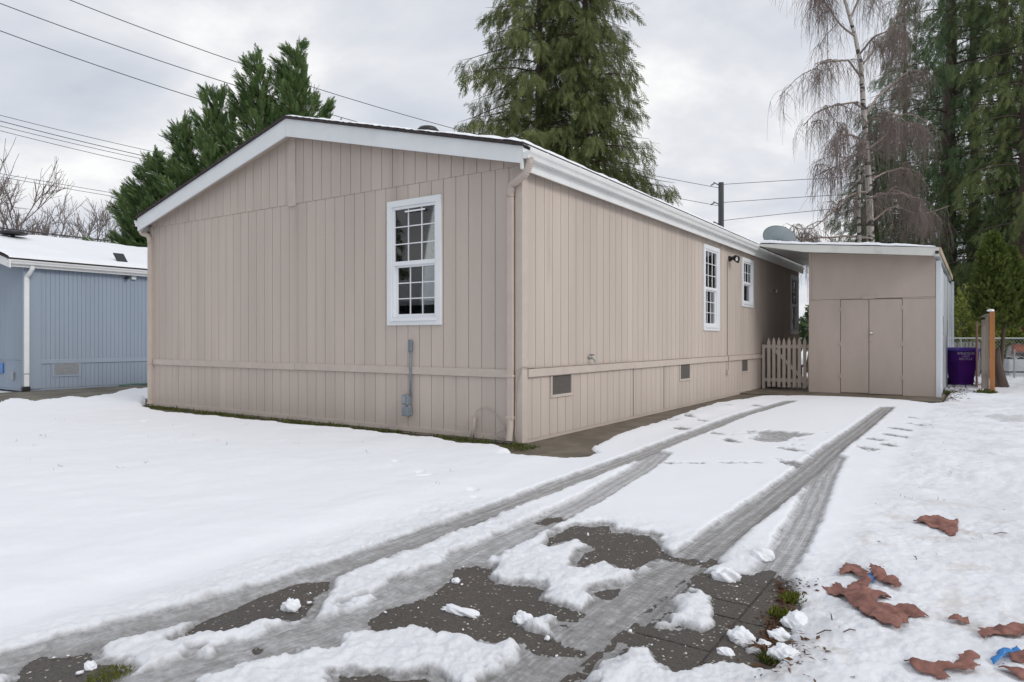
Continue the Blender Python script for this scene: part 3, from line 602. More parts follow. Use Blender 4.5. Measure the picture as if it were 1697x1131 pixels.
downspout([(.178, -.11, 3.34), (.175, -.11, 3.27), (.11, -.10, 3.17), (.0, -.075, 3.12), (-.10, -.05, 3.08), (-.128, -.048, 3.00), (-.13, -.048, 2.94)], -.13, -.05, 2.97, .30)
MB().tube([(-.13, -.05, .31), (-.13, -.055, .20), (-.135, -.075, .05)], .040, 10).build('downspout_foot', M['beige'], home)
downspout([(-8.36, -.10, 3.33), (-8.36, -.10, 3.26), (-8.32, -.09, 3.20), (-8.22, -.07, 3.17), (-8.16, -.055, 3.11), (-8.155, -.05, 3.02)], -8.155, -.05, 3.06, .06)
MB().box(-8.28, -8.22, -.03, .03, 3.20, 3.24).build('corner_lamp', M['black'], home)
# conduit with meter box on the gable
cd = MB().tube([(-1.737, -.035, .50), (-1.737, -.035, 1.15)], .016, 10).build('conduit', M['grey'], home, smooth=True)
MB().box(-1.757, -1.717, -.075, -.004, 1.08, 1.245).build('weather_head', M['grey'], cd, bevel=.012, seg=2)
MB().box(-1.757, -1.717, -.056, -.004, .865, .885).build('strap', M['steel'], cd)
MB().box(-1.85, -1.735, -.09, -.004, .385, .52).build('outlet_box', M['grey'], cd, bevel=.01)
MB().box(-1.835, -1.78, -.094, -.089, .41, .50).build('outlet_face', M['steel'], cd, bevel=.002)
MB().box(-1.83, -1.725, -.11, -.004, .24, .365).build('junction_box', M['grey'], cd, bevel=.008)
MB().tube([(-1.75, -.04, .36), (-1.75, -.04, .39)], .02, 8).build('nipple', M['steel'], cd)
# stub pipe and loose cables by the corner
cb = MB().tube([(-.705, -.07, .0), (-.68, -.05, .15), (-.665, -.045, .30)], .021, 10).build('stub_pipe', M['cable'], home, smooth=True)
P = [(-.665, -.045, .30), (-.64, -.04, .37), (-.56, -.03, .41), (-.45, -.03, .40), (-.36, -.03, .345), (-.29, -.03, .27), (-.22, -.03, .20), (-.19, -.035, .10), (-.20, -.04, .07), (-.30, -.05, .075), (-.36, -.05, .095), (-.30, -.05, .13), (-.20, -.05, .18), (-.16, -.05, .21)]
MB().tube(P, .005, 6).build('loose_cable', M['cable'], home)
MB().tube([(-.075, -.03, .10), (-.072, -.028, .5), (-.05, -.03, .75), (-.01, -.035, .86), (.03, -.01, .925), (.045, .06, .915), (.03, .25, .905), (.028, .9, .905), (.028, 3.1, .905)], .006, 6).build('loose_cable', M['cable'], home)
MB().tube([(-.07, -.045, .87), (-.03, -.05, .88), (.02, -.03, .92)], .005, 6).build('loose_cable', M['cable'], home)
# hose tap, flood lamp with its conduit, wall lamp
tp = MB().tube([(0, 1.67, .985), (.07, 1.67, .985), (.10, 1.67, .96), (.105, 1.67, .93)], .014, 8).build('hose_tap', M['steel'], home)
MB().tube([(.055, 1.67, .99), (.055, 1.67, 1.03)], .006, 6).build('stem', M['steel'], tp); MB().box(.025, .085, 1.64, 1.70, 1.028, 1.04).build('tap_handle', M['black'], tp, bevel=.004)
lamp = MB().box(.0, .05, 8.08, 8.19, 2.93, 3.04).build('flood_lamp', M['black'], home, bevel=.008)
for dy, dz in ((-.05, .05), (.06, -.02)):
    MB().tube([(.05, 8.13, 2.98), (.10, 8.13+dy*.6, 2.98+dz*.5), (.15, 8.13+dy, 2.97+dz*.6), (.20, 8.13+dy*1.4, 2.95+dz*.4)], [.015, .025, .055, .065], 10).build('lamp_head', M['black'], lamp)
    MB().tube([(.19, 8.13+dy*1.38, 2.952+dz*.4), (.203, 8.13+dy*1.42, 2.948+dz*.4)], .052, 10).build('lens', M['lens'], lamp)
cd = MB().tube([(.016, 8.0, 2.94), (.016, 8.0, .93), (.05, 7.98, .88), (.05, 7.95, .60)], .012, 6).build('conduit', M['cable'], home); MB().box(.0, .05, 7.92, 7.99, .49, .60).build('junction_box', M['beige'], cd, bevel=.005)
wl = MB().box(0, .03, 11.76, 11.86, 2.46, 2.58).build('wall_lamp', M['steel'], home, bevel=.005); MB().tube([(.03, 11.81, 2.52), (.12, 11.81, 2.52), (.14, 11.81, 2.46)], [.02, .05, .03], 10).build('lamp_shade', M['brass'], wl)
def text(name, s, size, loc, rot, m, parent, ext=.002):
    cu = bpy.data.curves.new(name, 'FONT'); cu.body = s; cu.size = size; cu.extrude = ext; cu.align_x = 'CENTER'; cu.materials.append(m)
    f = bpy.data.objects.new(name+'_curve', cu); col.objects.link(f)
    me = bpy.data.meshes.new_from_object(f.evaluated_get(bpy.context.evaluated_depsgraph_get())); bpy.data.objects.remove(f)
    o = bpy.data.objects.new(name, me); me.name = name; o.location = loc; o.rotation_euler = rot; return link(o, parent)
nb = pmat('navy_number', (.02, .025, .07), .5)
text('house_number', '3', .11, (-8.185, -.0235, 1.43), (math.pi/2, 0, 0), nb, home)

# ------------------------------------------------------------------ shed with its carport roof
shed = thing('storage_shed', (2.46, 13.5, 0), 'taupe painted storage shed with double doors and lean-to metal roof', 'shed')
SY = 10.2; ft = lambda x: 3.245-.0965*(x-1.22)             # underside of the roof at x
def roofz(x): return 3.475-.0975*(x-.2)
mb = MB(); mb.box(1.22, 1.25, SY+.02, 17.3, .036, 3.1); mb.box(1.25, 3.72, 17.25, 17.3, .036, 2.9); mb.box(1.25, 3.72, SY+.045, SY+.06, .036, 2.9)
mb.build('inner_wall', M['shedpaint'], shed)
def panel(name, x0, x1, z0, z1a, z1b, n=.0, m='shedpaint', parent=shed, t=.03):
    return MB().prism([(x0, z0), (x1, z0), (x1, z1b), (x0, z1a)], 1, SY-n, SY-n+t).build(name, M[m], parent, bevel=.002)
panel('wall_panel', 1.285, 3.715, 2.150, ft(1.285), ft(3.715), .004)
panel('wall_panel', 1.22, 1.281, 2.150, ft(1.22), ft(1.28), .002); panel('wall_panel', 1.22, 1.882, .036, 2.145, 2.145); panel('wall_panel', 3.108, 3.72, .036, 2.115, 2.115)
panel('wall_panel', 3.108, 3.715, 2.120, 2.146, 2.146)
dl = panel('door', 1.893, 2.454, .06, 2.135, 2.130, .003); dr = panel('door', 2.468, 3.096, .05, 2.130, 2.112, .006)
lathe([(.008, 0), (.03, .002), (.03, .012), (.012, .018), (.012, .045), (.034, .055), (.038, .075), (.028, .092), (.004, .096)], (0, 0, 0)).build('knob', M['brass'], dr, smooth=True)
kn = [o for o in dr.children][0]; kn.rotation_euler = (math.pi/2, 0, 0); kn.location = (2.505, SY-.006, 1.385)
lathe([(.004, 0), (.026, .001), (.026, .012), (.004, .016)], (0, 0, 0)).build('lock', M['shedpaint'], dr); lk = dr.children[-1] if dr.children[-1].name.startswith('lock') else [o for o in dr.children if o.name.startswith('lock')][0]
lk.rotation_euler = (math.pi/2, 0, 0); lk.location = (2.505, SY-.006, 1.21)
panel('header_block', 2.33, 2.585, 2.138, 2.225, 2.225, .022, t=.017)
for x, d in ((1.885, dl), (3.103, dr)):
    for z in (.42, 1.15, 1.93): MB().box(x-.02, x+.02, SY-.014, SY-.0065, z-.045, z+.045).build('hinge', M['shedpaint'], d, bevel=.003)
# right side of white sheets
ys = [10.23, 11.05, 12.0, 13.4, 14.9, 16.3, 17.3]
for i, (a, b) in enumerate(zip(ys[:-1], ys[1:])):
    holes = [(12.35, 12.98, 1.33, 1.80), (15.0, 15.7, 1.36, 1.78)]; mb = MB()
    for r in cut(a+.012, b-.012, .04, 2.86, holes): mb.box(3.745+(.018 if i % 2 else 0), 3.765+(.018 if i % 2 else 0), r[0], r[1], r[2], r[3])
    mb.build('side_panel', M['shedwhite'], shed)
for a, b, c, d in ((12.35, 12.98, 1.33, 1.80), (15.0, 15.7, 1.36, 1.78)): MB().box(3.735, 3.744, a, b, c, d).build('side_window', M['dark'], shed)
MB().box(3.722, 3.744, SY+.031, 17.3, .04, 2.88).build('side_frame', M['dark'], shed)
MB().box(3.722, 3.815, SY-.012, SY+.028, .0, 2.90).build('corner_post', M['shedwhite'], shed, bevel=.004)
MB().box(3.80, 3.87, 17.0, 17.07, .95, 2.93).build('rear_post', M['shedwhite'], shed, bevel=.004)
MB().box(3.80, 3.872, 16.998, 17.072, .0, .948).build('rear_post_base', M['rust'], shed, bevel=.004)
# roof pans, fascia, snow
x0, x1 = .19, 3.80
for i in range(9):
    a = x0+(x1-x0)*i/9; b = x0+(x1-x0)*(i+1)/9
    MB().prism([(a+.004, roofz(a)-.03), (b-.004, roofz(b)-.03), (b-.004, roofz(b)-.008), (a+.004, roofz(a)-.008)], 1, 9.74, 17.45).build('roof_pan', M['carport'], shed)
MB().prism([(x0, roofz(x0)-.0), (x1, roofz(x1)), (x1, roofz(x1)-.175), (1.2, roofz(1.2)-.165), (x0, roofz(x0)-.05)], 1, 9.70, 9.735).build('roof_fascia', M['carport'], shed, bevel=.003)
MB().box(x1+.002, x1+.030, 9.70, 17.5, roofz(x1)-.12, roofz(x1)+.0).build('roof_edge_board', M['edgewood'], shed, bevel=.003)
MB().box(x1-.07, x1-.005, 9.67, 9.698, roofz(x1)-.13, roofz(x1)-.07).build('gutter_outlet', M['black'], shed, bevel=.006)
MB().box(x1-.10, x1-.004, 9.74, 17.4, roofz(x1)-.15, roofz(x1)-.035).build('edge_beam', M['shedwhite'], shed)
S = np.linspace(0, 1, 80); T = 9.69+7.7*np.linspace(0, 1, 130)**1.8; SS, TT2 = np.meshgrid(S, T, indexing='ij'); X = x0+.05+(x1-x0-.09)*SS
th = .075+.045*fbm(X*2.3, TT2*2.0, 90)+.03*fbm(X*7, TT2*6, 92); ed = np.minimum(np.minimum(SS/.02, (1-SS)/.03), (TT2-9.688)/.03); th = th*np.sqrt(np.clip(ed, 0, 1))
th = th*np.where(np.abs(X-2.5) > 1.2, 1, .9)*(.55+.45*sst(3.7, 2.9, X))
id_ = np.arange(X.size).reshape(X.shape); Fr = np.stack([id_[:-1, :-1], id_[:-1, 1:], id_[1:, 1:], id_[1:, :-1]], -1).reshape(-1, 4)
npmesh('roof_snow', np.c_[X.ravel(), TT2.ravel(), (roofz(X)-.004+th).ravel()], Fr, M['roofsnow'], shed, smooth=True)

# satellite dish on the carport roof
dp = np.array([.22, 11.8, roofz(.22)])
dish = thing('satellite_dish', dp, 'grey oval satellite dish tilted on the snowy carport roof', 'satellite dish')
V = []; F = []; nr_, na = 9, 36
ax = Vector((-.35, .75, .55)).normalized(); ux = ax.cross(Vector((0, 0, 1))).normalized(); uy = ux.cross(ax).normalized(); ux, uy = (ux*.87-uy*.49), (uy*.87+ux*.49); cc = Vector(dp)+Vector((0, 0, .37))
for side, off in ((0, 0), (1, .012)):
    for i in range(nr_+1):
        r = i/nr_
        for k in range(na):
            t = 2*math.pi*k/na; V.append(tuple(cc+ux*(.45*r*math.cos(t))+uy*(.30*r*math.sin(t))+ax*(.10*r*r-.05+off)))
n0 = (nr_+1)*na
for i in range(nr_):
    for k in range(na):
        k2 = (k+1) % na; a = (i*na+k, i*na+k2, (i+1)*na+k2, (i+1)*na+k); F.append(a); F.append(tuple(n0+q for q in a[::-1]))
for k in range(na): F.append((nr_*na+k, nr_*na+(k+1) % na, n0+nr_*na+(k+1) % na, n0+nr_*na+k))
MB().add(V, F).build('reflector', M['dish'], dish, smooth=True)
MB().tube([tuple(cc+ux*(.452*math.cos(t))+uy*(.302*math.sin(t))+ax*.055) for t in np.linspace(0, 2*math.pi, 41)], .009, 6, cap=False).build('rim', M['grey'], dish)
MB().tube([tuple(dp), tuple(dp+[0, -.02, .18]), tuple(cc-ax*.07)], .022, 8).build('mast', M['steel'], dish)
MB().box(dp[0]-.07, dp[0]+.07, dp[1]-.12, dp[1]+.0, dp[2]+.06, dp[2]+.16).build('mount_bracket', M['black'], dish, bevel=.01)
e = cc+uy*-.34; MB().tube([tuple(e), tuple(e+ax*.45+uy*.05)], .012, 6).build('feed_arm', M['grey'], dish); MB().box(*(np.array(e+ax*.47+uy*.1)[[0, 0, 1, 1, 2, 2]]+np.array([-.04, .04]*3))).build('feed_horn', M['grey'], dish, bevel=.01)

# picket gate
GYY = 10.8
gate = thing('picket_gate', (.58, GYY, .035), 'beige picket gate with diagonal brace between home and shed', 'gate')
for x in np.linspace(.19, 1.02, 8):
    w = .037; h = 1.30+rng.uniform(-.012, .012)
    MB().prism([(x-w, .085), (x+w, .085), (x+w, h-.11), (x, h), (x-w, h-.11)], 1, GYY-.03, GYY-.012).build('picket', M['beige'], gate, bevel=.002)
for z in (.21, 1.03): MB().box(.10, 1.09, GYY-.010, GYY+.03, z, z+.085).build('rail', M['beige'], gate, bevel=.003)
MB().prism([(.24, 1.03), (.34, 1.03), (1.02, .30), (.92, .30)], 1, GYY-.011, GYY+.02).build('brace', M['beige'], gate)
MB().box(.03, .095, GYY-.04, GYY+.04, .036, 1.12).build('hinge_post', M['beige'], gate, bevel=.004); MB().box(1.095, 1.16, GYY-.04, GYY+.04, .036, 1.14).build('latch_post', M['beige'], gate, bevel=.004)
# the yard behind the gate
box = thing('storage_bench', (.75, 13.2, 0), 'low grey-brown bench seen through the picket gate', 'bench')
MB().box(.45, 1.1, 12.9, 13.5, .50, .55).build('seat', M['shedpaint'], box, bevel=.005)
for x in (.48, 1.03):
    for y in (12.93, 13.43): MB().box(x, x+.05, y, y+.05, 0, .50).build('leg', M['shedpaint'], box)

# ------------------------------------------------------------------ the blue neighbour home
nh = thing('neighbour_home', (-18.6, 6.3, 0), 'blue manufactured home with snow-covered roof beside the lawn', 'house')
NX, NY0, NY1, NXL, NRX = -14.46, .30, 12.3, -22.7, -18.6
nrz = lambda x: 4.20-.245*abs(x-NRX)
mb = MB(); mb.box(NXL, NX-.014, NY0+.014, NY1, 0, 3.05); mb.prism([(NXL, 3.05), (NX-.014, 3.05), (NX-.014, nrz(NX)-.05), (NRX, 4.15), (NXL, nrz(NX)-.05)], 1, NY0+.014, NY1)
mb.build('wall', M['blue'], nh)
def nplank(face_side):
    mbU, mbL = MB(), MB(); s = 0
    while s < (11.9 if face_side else 8.0):
        if face_side: mbU.box(NX-.014, NX, NY0+.06+s+.003, NY0+.06+s+.0985, .75, 3.06); mbL.box(NX-.014, NX-.002, NY0+.06+s+.003, NY0+.06+s+.0985, .05, .648)
        else: mbU.box(NX-.06-s-.0985, NX-.06-s-.003, NY0, NY0+.014, .75, nrz(NX-.06-s)-.1); mbL.box(NX-.06-s-.0985, NX-.06-s-.003, NY0+.002, NY0+.014, .05, .66)
        s += PITCH/2
    tag(mbU.build('siding_planks', M['blue'], nh), kind='stuff'); tag(mbL.build('skirting_planks', M['blue'], nh), kind='stuff')
nplank(True); nplank(False)
MB().box(NX, NX+.02, NY0+.36, NY1, .648, .752).build('belt_board', M['bluetrim'], nh, bevel=.003)
MB().box(NX-.07, NX+.012, NY0-.012, NY0+.06, .03, 3.1).build('corner_board', M['bluetrim'], nh)
MB().box(NX+.001, NX+.016, NY0+.062, NY0+.36, .05, 3.06).build('corner_panel', M['blue'], nh)
v = MB().box(NX, NX+.012, .90, 1.56, .32, .65).build('vent', M['bluetrim'], nh); MB().box(NX+.012, NX+.016, .95, 1.51, .37, .645).build('screen', M['steel'], v)
for sgn in (1, -1):
    xe = NRX+sgn*4.42
    MB().prism([(NRX, 4.20), (xe, nrz(xe)), (xe, nrz(xe)+.04), (NRX, 4.24)], 1, NY0-.42, NY1+.3).build('roof', M['shingle'], nh)
    MB().prism([(NRX, 4.198), (xe, nrz(xe)-.002), (xe, nrz(xe)-.20), (NRX, 3.95)], 1, NY0-.40, NY0-.37).build('rake_board', M['gutter'], nh)
    S = np.linspace(0, 1, 60); T = np.linspace(NY0-.40, NY1+.28, 120); SS, TT2 = np.meshgrid(S, T, indexing='ij'); X = NRX+(xe-NRX)*SS
    th = .085+.035*fbm(X*1.2, TT2*1.2, 100)+.012*fbm(X*5, TT2*5, 101); ed = np.minimum((1-SS)/.02, (TT2-NY0+.42)/.08); th = th*np.sqrt(np.clip(ed, 0, 1))
    id_ = np.arange(X.size).reshape(X.shape); Fr = np.stack([id_[:-1, :-1], id_[:-1, 1:], id_[1:, 1:], id_[1:, :-1]], -1).reshape(-1, 4)
    npmesh('roof_snow', np.c_[X.ravel(), TT2.ravel(), (nrz(X)+.036+th).ravel()], Fr, M['roofsnow'], nh, smooth=True)
xe = NRX+4.42
MB().prism([(xe-.12+a, nrz(xe)+.02+b*.95) for a, b in prof], 1, NY0-.42, 5.2).build('gutter', M['gutter'], nh)
MB().box(xe-.15, xe-.122, NY0-.36, NY1, nrz(xe)-.16, nrz(xe)-.005).build('fascia_board', M['gutter'], nh)
MB().box(NX, xe-.15, NY0, NY1, 3.0, 3.02).build('soffit', M['bluetrim'], nh)
dn = MB().box(NX+.0, NX+.075, NY0-.01, NY0+.09, .42, 2.70).build('downspout', M['gutter'], nh, bevel=.01); MB().tube([(xe-.06, NY0+.10, 3.0), (xe-.07, NY0+.09, 2.92), (NX+.14, NY0+.06, 2.82), (NX+.045, NY0+.04, 2.74), (NX+.04, NY0+.04, 2.65)], .05, 10).build('elbow', M['gutter'], dn)
MB().box(NX+.002, NX+.073, NY0-.008, NY0+.088, .08, .405).build('downspout_foot', M['gutter'], nh, bevel=.01); MB().box(NX-.01, NX+.12, NY0-.07, NY0+.1, .0, .12).build('drain_boot', M['black'], nh, bevel=.02)
lathe([(.05, 0), (.05, .10), (.33, .11), (.36, .15), (.2, .2), (.02, .21)], (-17.45, 1.15, nrz(-17.45)+.10)).build('roof_vent', M['black'], nh, smooth=True)
MB().box(NX-1.45, NX-1.15, NY0-.04, NY0+.0, .40, .66).build('meter_cover', pmat('bright_blue_box', (.05, .18, .45), .4), nh, bevel=.02); MB().box(NX-.62, NX-.52, NY0-.05, NY0, .25, .45).build('outlet_box', M['steel'], nh, bevel=.01)
cm = MB().box(NX+.0, NX+.08, 2.80, 2.92, 2.86, 2.95).build('camera_lamp', M['gutter'], nh, bevel=.01); MB().tube([(NX+.06, 2.70, 2.90), (NX+.10, 2.62, 2.88)], .04, 8).build('lamp_head', M['black'], cm)
sp = MB().prism([(xe-.5, nrz(xe-.5)+.30), (xe-.27, nrz(xe-.27)+.12), (xe-.26, nrz(xe-.27)+.14), (xe-.49, nrz(xe-.5)+.32)], 1, 2.45, 2.72).build('solar_panel', M['black'], nh); MB().tube([(xe-.3, 2.6, nrz(xe-.3)+.02), (xe-.36, 2.6, nrz(xe-.36)+.20)], .015, 6).build('panel_stand', M['black'], sp)
hs = [( -14.36, 2.45, .03), (-14.3, 2.75, .05), (-14.25, 3.05, .04), (-14.2, 3.6, .04), (-14.15, 4.4, .04), (-14.2, 5.5, .04)]
o = MB().tube(hs, .022, 8).build('garden_hose', pmat('green_hose', (.05, .16, .11), .4)); tag(o, 'green hose lying along the base of the blue home', 'hose')

# ------------------------------------------------------------------ foliage makers
def spray_template(n, spread, wid, r, droop=.0, base=.12):
    Q = []
    for i in range(n):
        t = base+(1-base)*(i+.5)/n; sg = 1 if i % 2 else -1; ang = sg*spread*(1-.45*t)*r.uniform(.8, 1.2)
        l = (.44-.24*t)*r.uniform(.8, 1.15); w = wid*r.uniform(.8, 1.2)
        p = np.array([t*.85, 0, -droop*t*t]); d = np.array([math.cos(ang), math.sin(ang), r.uniform(-.25, .15)]); q = np.array([-d[1], d[0], 0])
        Q.append([p, p+d*l*.5+q*w, p+d*l, p+d*l*.5-q*w])
    Q.append([np.zeros(3), np.array([.5, wid*.8, 0]), np.array([1.02, 0, -droop]), np.array([.5, -wid*.8, 0])])
    return np.array(Q)                         # (m,4,3)
def unit(v): return v/(np.linalg.norm(v, axis=-1, keepdims=True)+1e-9)
def place(tpls, pos, dirs, size, r, up=None):
    x = unit(dirs); h = r.normal(size=pos.shape) if up is None else up+.35*r.normal(size=pos.shape)
    y = unit(np.cross(h, x)); z = np.cross(x, y); V = []; A = []
    pick = r.integers(0, len(tpls), len(pos)); var = np.clip(r.normal(.5, .22, len(pos)), 0, 1)
    for k, t in enumerate(tpls):
        I = pick == k
        if not I.any(): continue
        T = t.reshape(-1, 3); P = pos[I][:, None]+size[I][:, None, None]*(T[None, :, :1]*x[I][:, None]+T[None, :, 1:2]*y[I][:, None]+T[None, :, 2:]*z[I][:, None])
        V.append(P.reshape(-1, 3)); A.append(np.repeat(var[I], len(T)))
    return np.concatenate(V), np.concatenate(A)
def crown(name, V, A, m, parent):
    F = np.arange(len(V)).reshape(-1, 4); return npmesh(name, V, F, m, parent, attrs={'var': A})
def tubes(P, R, n=3):                         # P (N,K,3) polylines, R (N,K) radii
    Nn, K = P.shape[:2]; d = unit(P[:, -1]-P[:, 0]); h = np.where(abs(d[:, 2:]) > .8, np.array([[1., 0, 0]]), np.array([[0, 0, 1.]]))
    a = unit(np.cross(h, d)); b = np.cross(d, a); ang = np.arange(n)*2*math.pi/n
    off = a[:, None, None]*np.cos(ang)[None, None, :, None]+b[:, None, None]*np.sin(ang)[None, None, :, None]
    V = (P[:, :, None]+off*R[:, :, None, None]).reshape(-1, 3)
    base = (np.arange(Nn)[:, None, None, None]*K*n); i = np.arange(K-1)[None, :, None, None]*n; k = np.arange(n)[None, None, :, None]; k2 = (k+1) % n
    F = np.concatenate([base+i+k, base+i+k2, base+i+n+k2, base+i+n+k], -1).reshape(-1, 4)
    return V, F
def trunk_tube(pts, rad): return tubes(np.array([pts]), np.array([rad]), 9)
def join_vf(L_):
    V = []; F = []; o = 0
    for v, f in L_: V.append(v); F.append(f+o); o += len(v)
    return np.concatenate(V), np.concatenate(F)

def cedar_tree(name, label, base, H, zmin, prof, seed, mat, nb=150, per=16, droop=1.0, size=(.34, .72), group=None, hang=.85, lean=0., density_top=1.0, bmin=.1, vdrop=.2):
    r = np.random.default_rng(seed); base = np.array(base, float); t = thing(name, base, label, 'tree', group)
    zs = np.linspace(0, H, 14); wob = np.cumsum(r.normal(0, .035, (14, 2)), 0)
    pts = np.c_[base[0]+wob[:, 0]+lean*zs/H, base[1]+wob[:, 1], base[2]+zs]; rad = np.interp(zs, [0, H*.1, H], [H*.019, H*.014, .02])
    parts = [trunk_tube(pts, rad)]; tpl = [spray_template(9, .6, .024, r, .10) for _ in range(5)]
    PP, DD, BR, BRr = [], [], [], []
    for b in range(nb):
        f = (b+r.random())/nb; z0 = zmin+(H*.985-zmin)*f; az = b*2.39996+r.normal(0, .3)
        L_ = prof(z0/H)*r.uniform(.62, 1.12)
        if L_ < .25: L_ = .25
        o = np.array([math.cos(az), math.sin(az), 0]); s = np.array([-o[1], o[0], 0]); c0 = np.array([np.interp(z0, zs, pts[:, k]) for k in range(3)])
        curve = lambda q: c0+o*(L_*q)[:, None]+np.array([0, 0, 1.])*(L_*(.30*q-.62*droop*q**2+.22*droop*q**4))[:, None]
        q = np.linspace(0, 1, 7); BR.append(curve(q)); BRr.append(np.linspace(.012+.011*L_, .006, 7))
        n = max(5, int(L_*per*(1 if f < .8 else density_top))); q = r.uniform(bmin, 1, n)**.8
        lat = r.normal(0, 1, n)*(.05+.15*L_*q*(1.15-q))
        p = curve(q)+s*lat[:, None]; p[:, 2] -= abs(lat)*.25*droop+r.random(n)**2*vdrop
        d = o*r.uniform(.15, .7, n)[:, None]+s*(np.sign(lat)*r.uniform(0, .5, n))[:, None]+np.array([0, 0, -1.])*(hang*r.uniform(.5, 1.3, n))[:, None]+.2*r.normal(size=(n, 3))
        PP.append(p); DD.append(d)
    PP = np.concatenate(PP); DD = np.concatenate(DD); parts.append(tubes(np.array(BR), np.array(BRr), 4))
    npmesh('trunk', *join_vf(parts), M['bark'], t, smooth=True)
    V, A = place(tpl, PP, DD, r.uniform(*size, len(PP)), r); crown('crown', V, A, M[mat], t); return t

def cypress_tree(name, label, base, H, R, seed, mat, nb=110, per=26, lean=(0, 0), group=None, snow=260):
    r = np.random.default_rng(seed); base = np.array(base, float); t = thing(name, base, label, 'tree', group)
    zs = np.linspace(0, H*.96, 10); lx = np.array([*lean, 0.]); pts = base+np.c_[np.zeros((10, 2)), zs]+lx*(zs/H)[:, None]
    parts = [trunk_tube(pts, np.linspace(H*.02, .02, 10))]; tpl = [spray_template(10, .55, .036, r, 0) for _ in range(5)]; PP, DD, BR, QQ = [], [], [], []
    for b in range(nb):
        f = (b+r.random())/nb; z0 = H*(.10+.84*f); az = b*2.39996+r.normal(0, .35); el = r.uniform(.30, .85)+.45*f
        L_ = max(.5, R*1.05*(1.07-f)**.85*r.uniform(.6, 1.5)); o = np.array([math.cos(az), math.sin(az), 0]); c0 = base+np.array([0, 0, z0])+lx*z0/H
        dv = unit(o*math.cos(el)+np.array([0, 0, math.sin(el)])+lx/H*2.6); bend = np.array([0, 0, .22*L_])
        q = np.linspace(0, 1, 5); BR.append(c0+dv*(L_*q)[:, None]+bend*(q**2)[:, None]-bend*(q*.6)[:, None])
        n = int(L_*per); q = r.uniform(.16, 1, n)**.75; QQ.append(q); p = c0+dv*(L_*q)[:, None]+bend*(q**2)[:, None]-bend*(q*.6)[:, None]
        rad = (.02+.26*(1-q)**.8*np.minimum(1, L_/1.6))[:, None]*r.normal(size=(n, 3)); p = p+rad
        PP.append(p); DD.append(dv+unit(rad)*r.uniform(.05, .4, n)[:, None]+.15*r.normal(size=(n, 3)))
    PP = np.concatenate(PP); DD = np.concatenate(DD); parts.append(tubes(np.array(BR), np.tile(np.linspace(.05, .01, 5), (nb, 1)), 4))
    npmesh('trunk', *join_vf(parts), M['bark'], t, smooth=True); size = r.uniform(.30, .64, len(PP))
    V, A = place(tpl, PP, DD, size, r, up=np.array([0, 0, 1.])); crown('crown', V, A, M[mat], t)
    if snow:
        I = r.choice(np.nonzero(np.concatenate(QQ) > .6)[0], snow*2, replace=False); q = np.array([[[0, 0, .05], [.5, .11, .06], [1, 0, .05], [.5, -.11, .06]]])
        d = DD[I].copy(); d[:, 2] *= .5; V, A = place([q], PP[I]+np.array([0, 0, .09]), d, r.uniform(.25, .6, len(I)), r, up=np.array([0, 0, 1.]))
        F = np.arange(len(V)).reshape(-1, 4); tag(npmesh('snow_dusting', V, F, M['roofsnow'], t), kind='stuff')
    return t

# ------------------------------------------------------------------ trees behind the homes
gr = 'row of cypress trees behind the blue home'
G0 = lambda u, Y: (*at(u, PY, Y)[:2], -.05)
for u, Y, vtop, R, sd_, lb in ((500, 33, 66, 3.9, 1, 'tall dark cypress rising just left of the beige roof ridge'),
                               (438, 32.5, 80, 3.3, 2, 'cypress with pointed twin top, second from the roof ridge'),
                               (365, 33, 138, 3.2, 3, 'middle cypress of the snow-dusted row behind the rake board'),
                               (312, 33.5, 196, 3.0, 4, 'cypress of medium height between the middle and the low cypresses'),
                               (262, 34, 255, 2.9, 5, 'low cypress standing over the end of the blue home roof'),
                               (228, 35, 315, 2.4, 6, 'lowest and leftmost cypress of the row')):
    H = 1.3+(PY-vtop)*Y/FPX; ln = -RT*1.3*H/12
    cypress_tree('cypress_tree', lb, G0(u+42*H/15, Y), H, R*1.12, sd_, 'cypress', nb=int(4.6*H+30), per=50, lean=tuple(ln[:2]), group=gr)
cedar_tree('cedar_tree', 'left of two tall drooping cedars rising behind the beige roof', G0(890, 33), 23, 3, lambda f: np.interp(f, [0, .50, .70, .82, 1], [3.9, 3.9, 3.6, 2.2, .3]), 11, 'cedar', nb=165, per=30, hang=1.1, droop=1.15, vdrop=.6, size=(.4, .85), group='two drooping cedars behind the roof')
cedar_tree('cedar_tree', 'right of two tall drooping cedars, wider and brownish green, behind the roof', G0(968, 32), 24, 3, lambda f: np.interp(f, [0, .18, .35, .55, .8, 1], [5.4, 5.2, 3.9, 2.9, 2.0, .3]), 12, 'cedar', nb=205, per=30, hang=1.1, droop=1.15, vdrop=.6, size=(.4, .85), group='two drooping cedars behind the roof')
gr = 'tall conifers behind the shed'
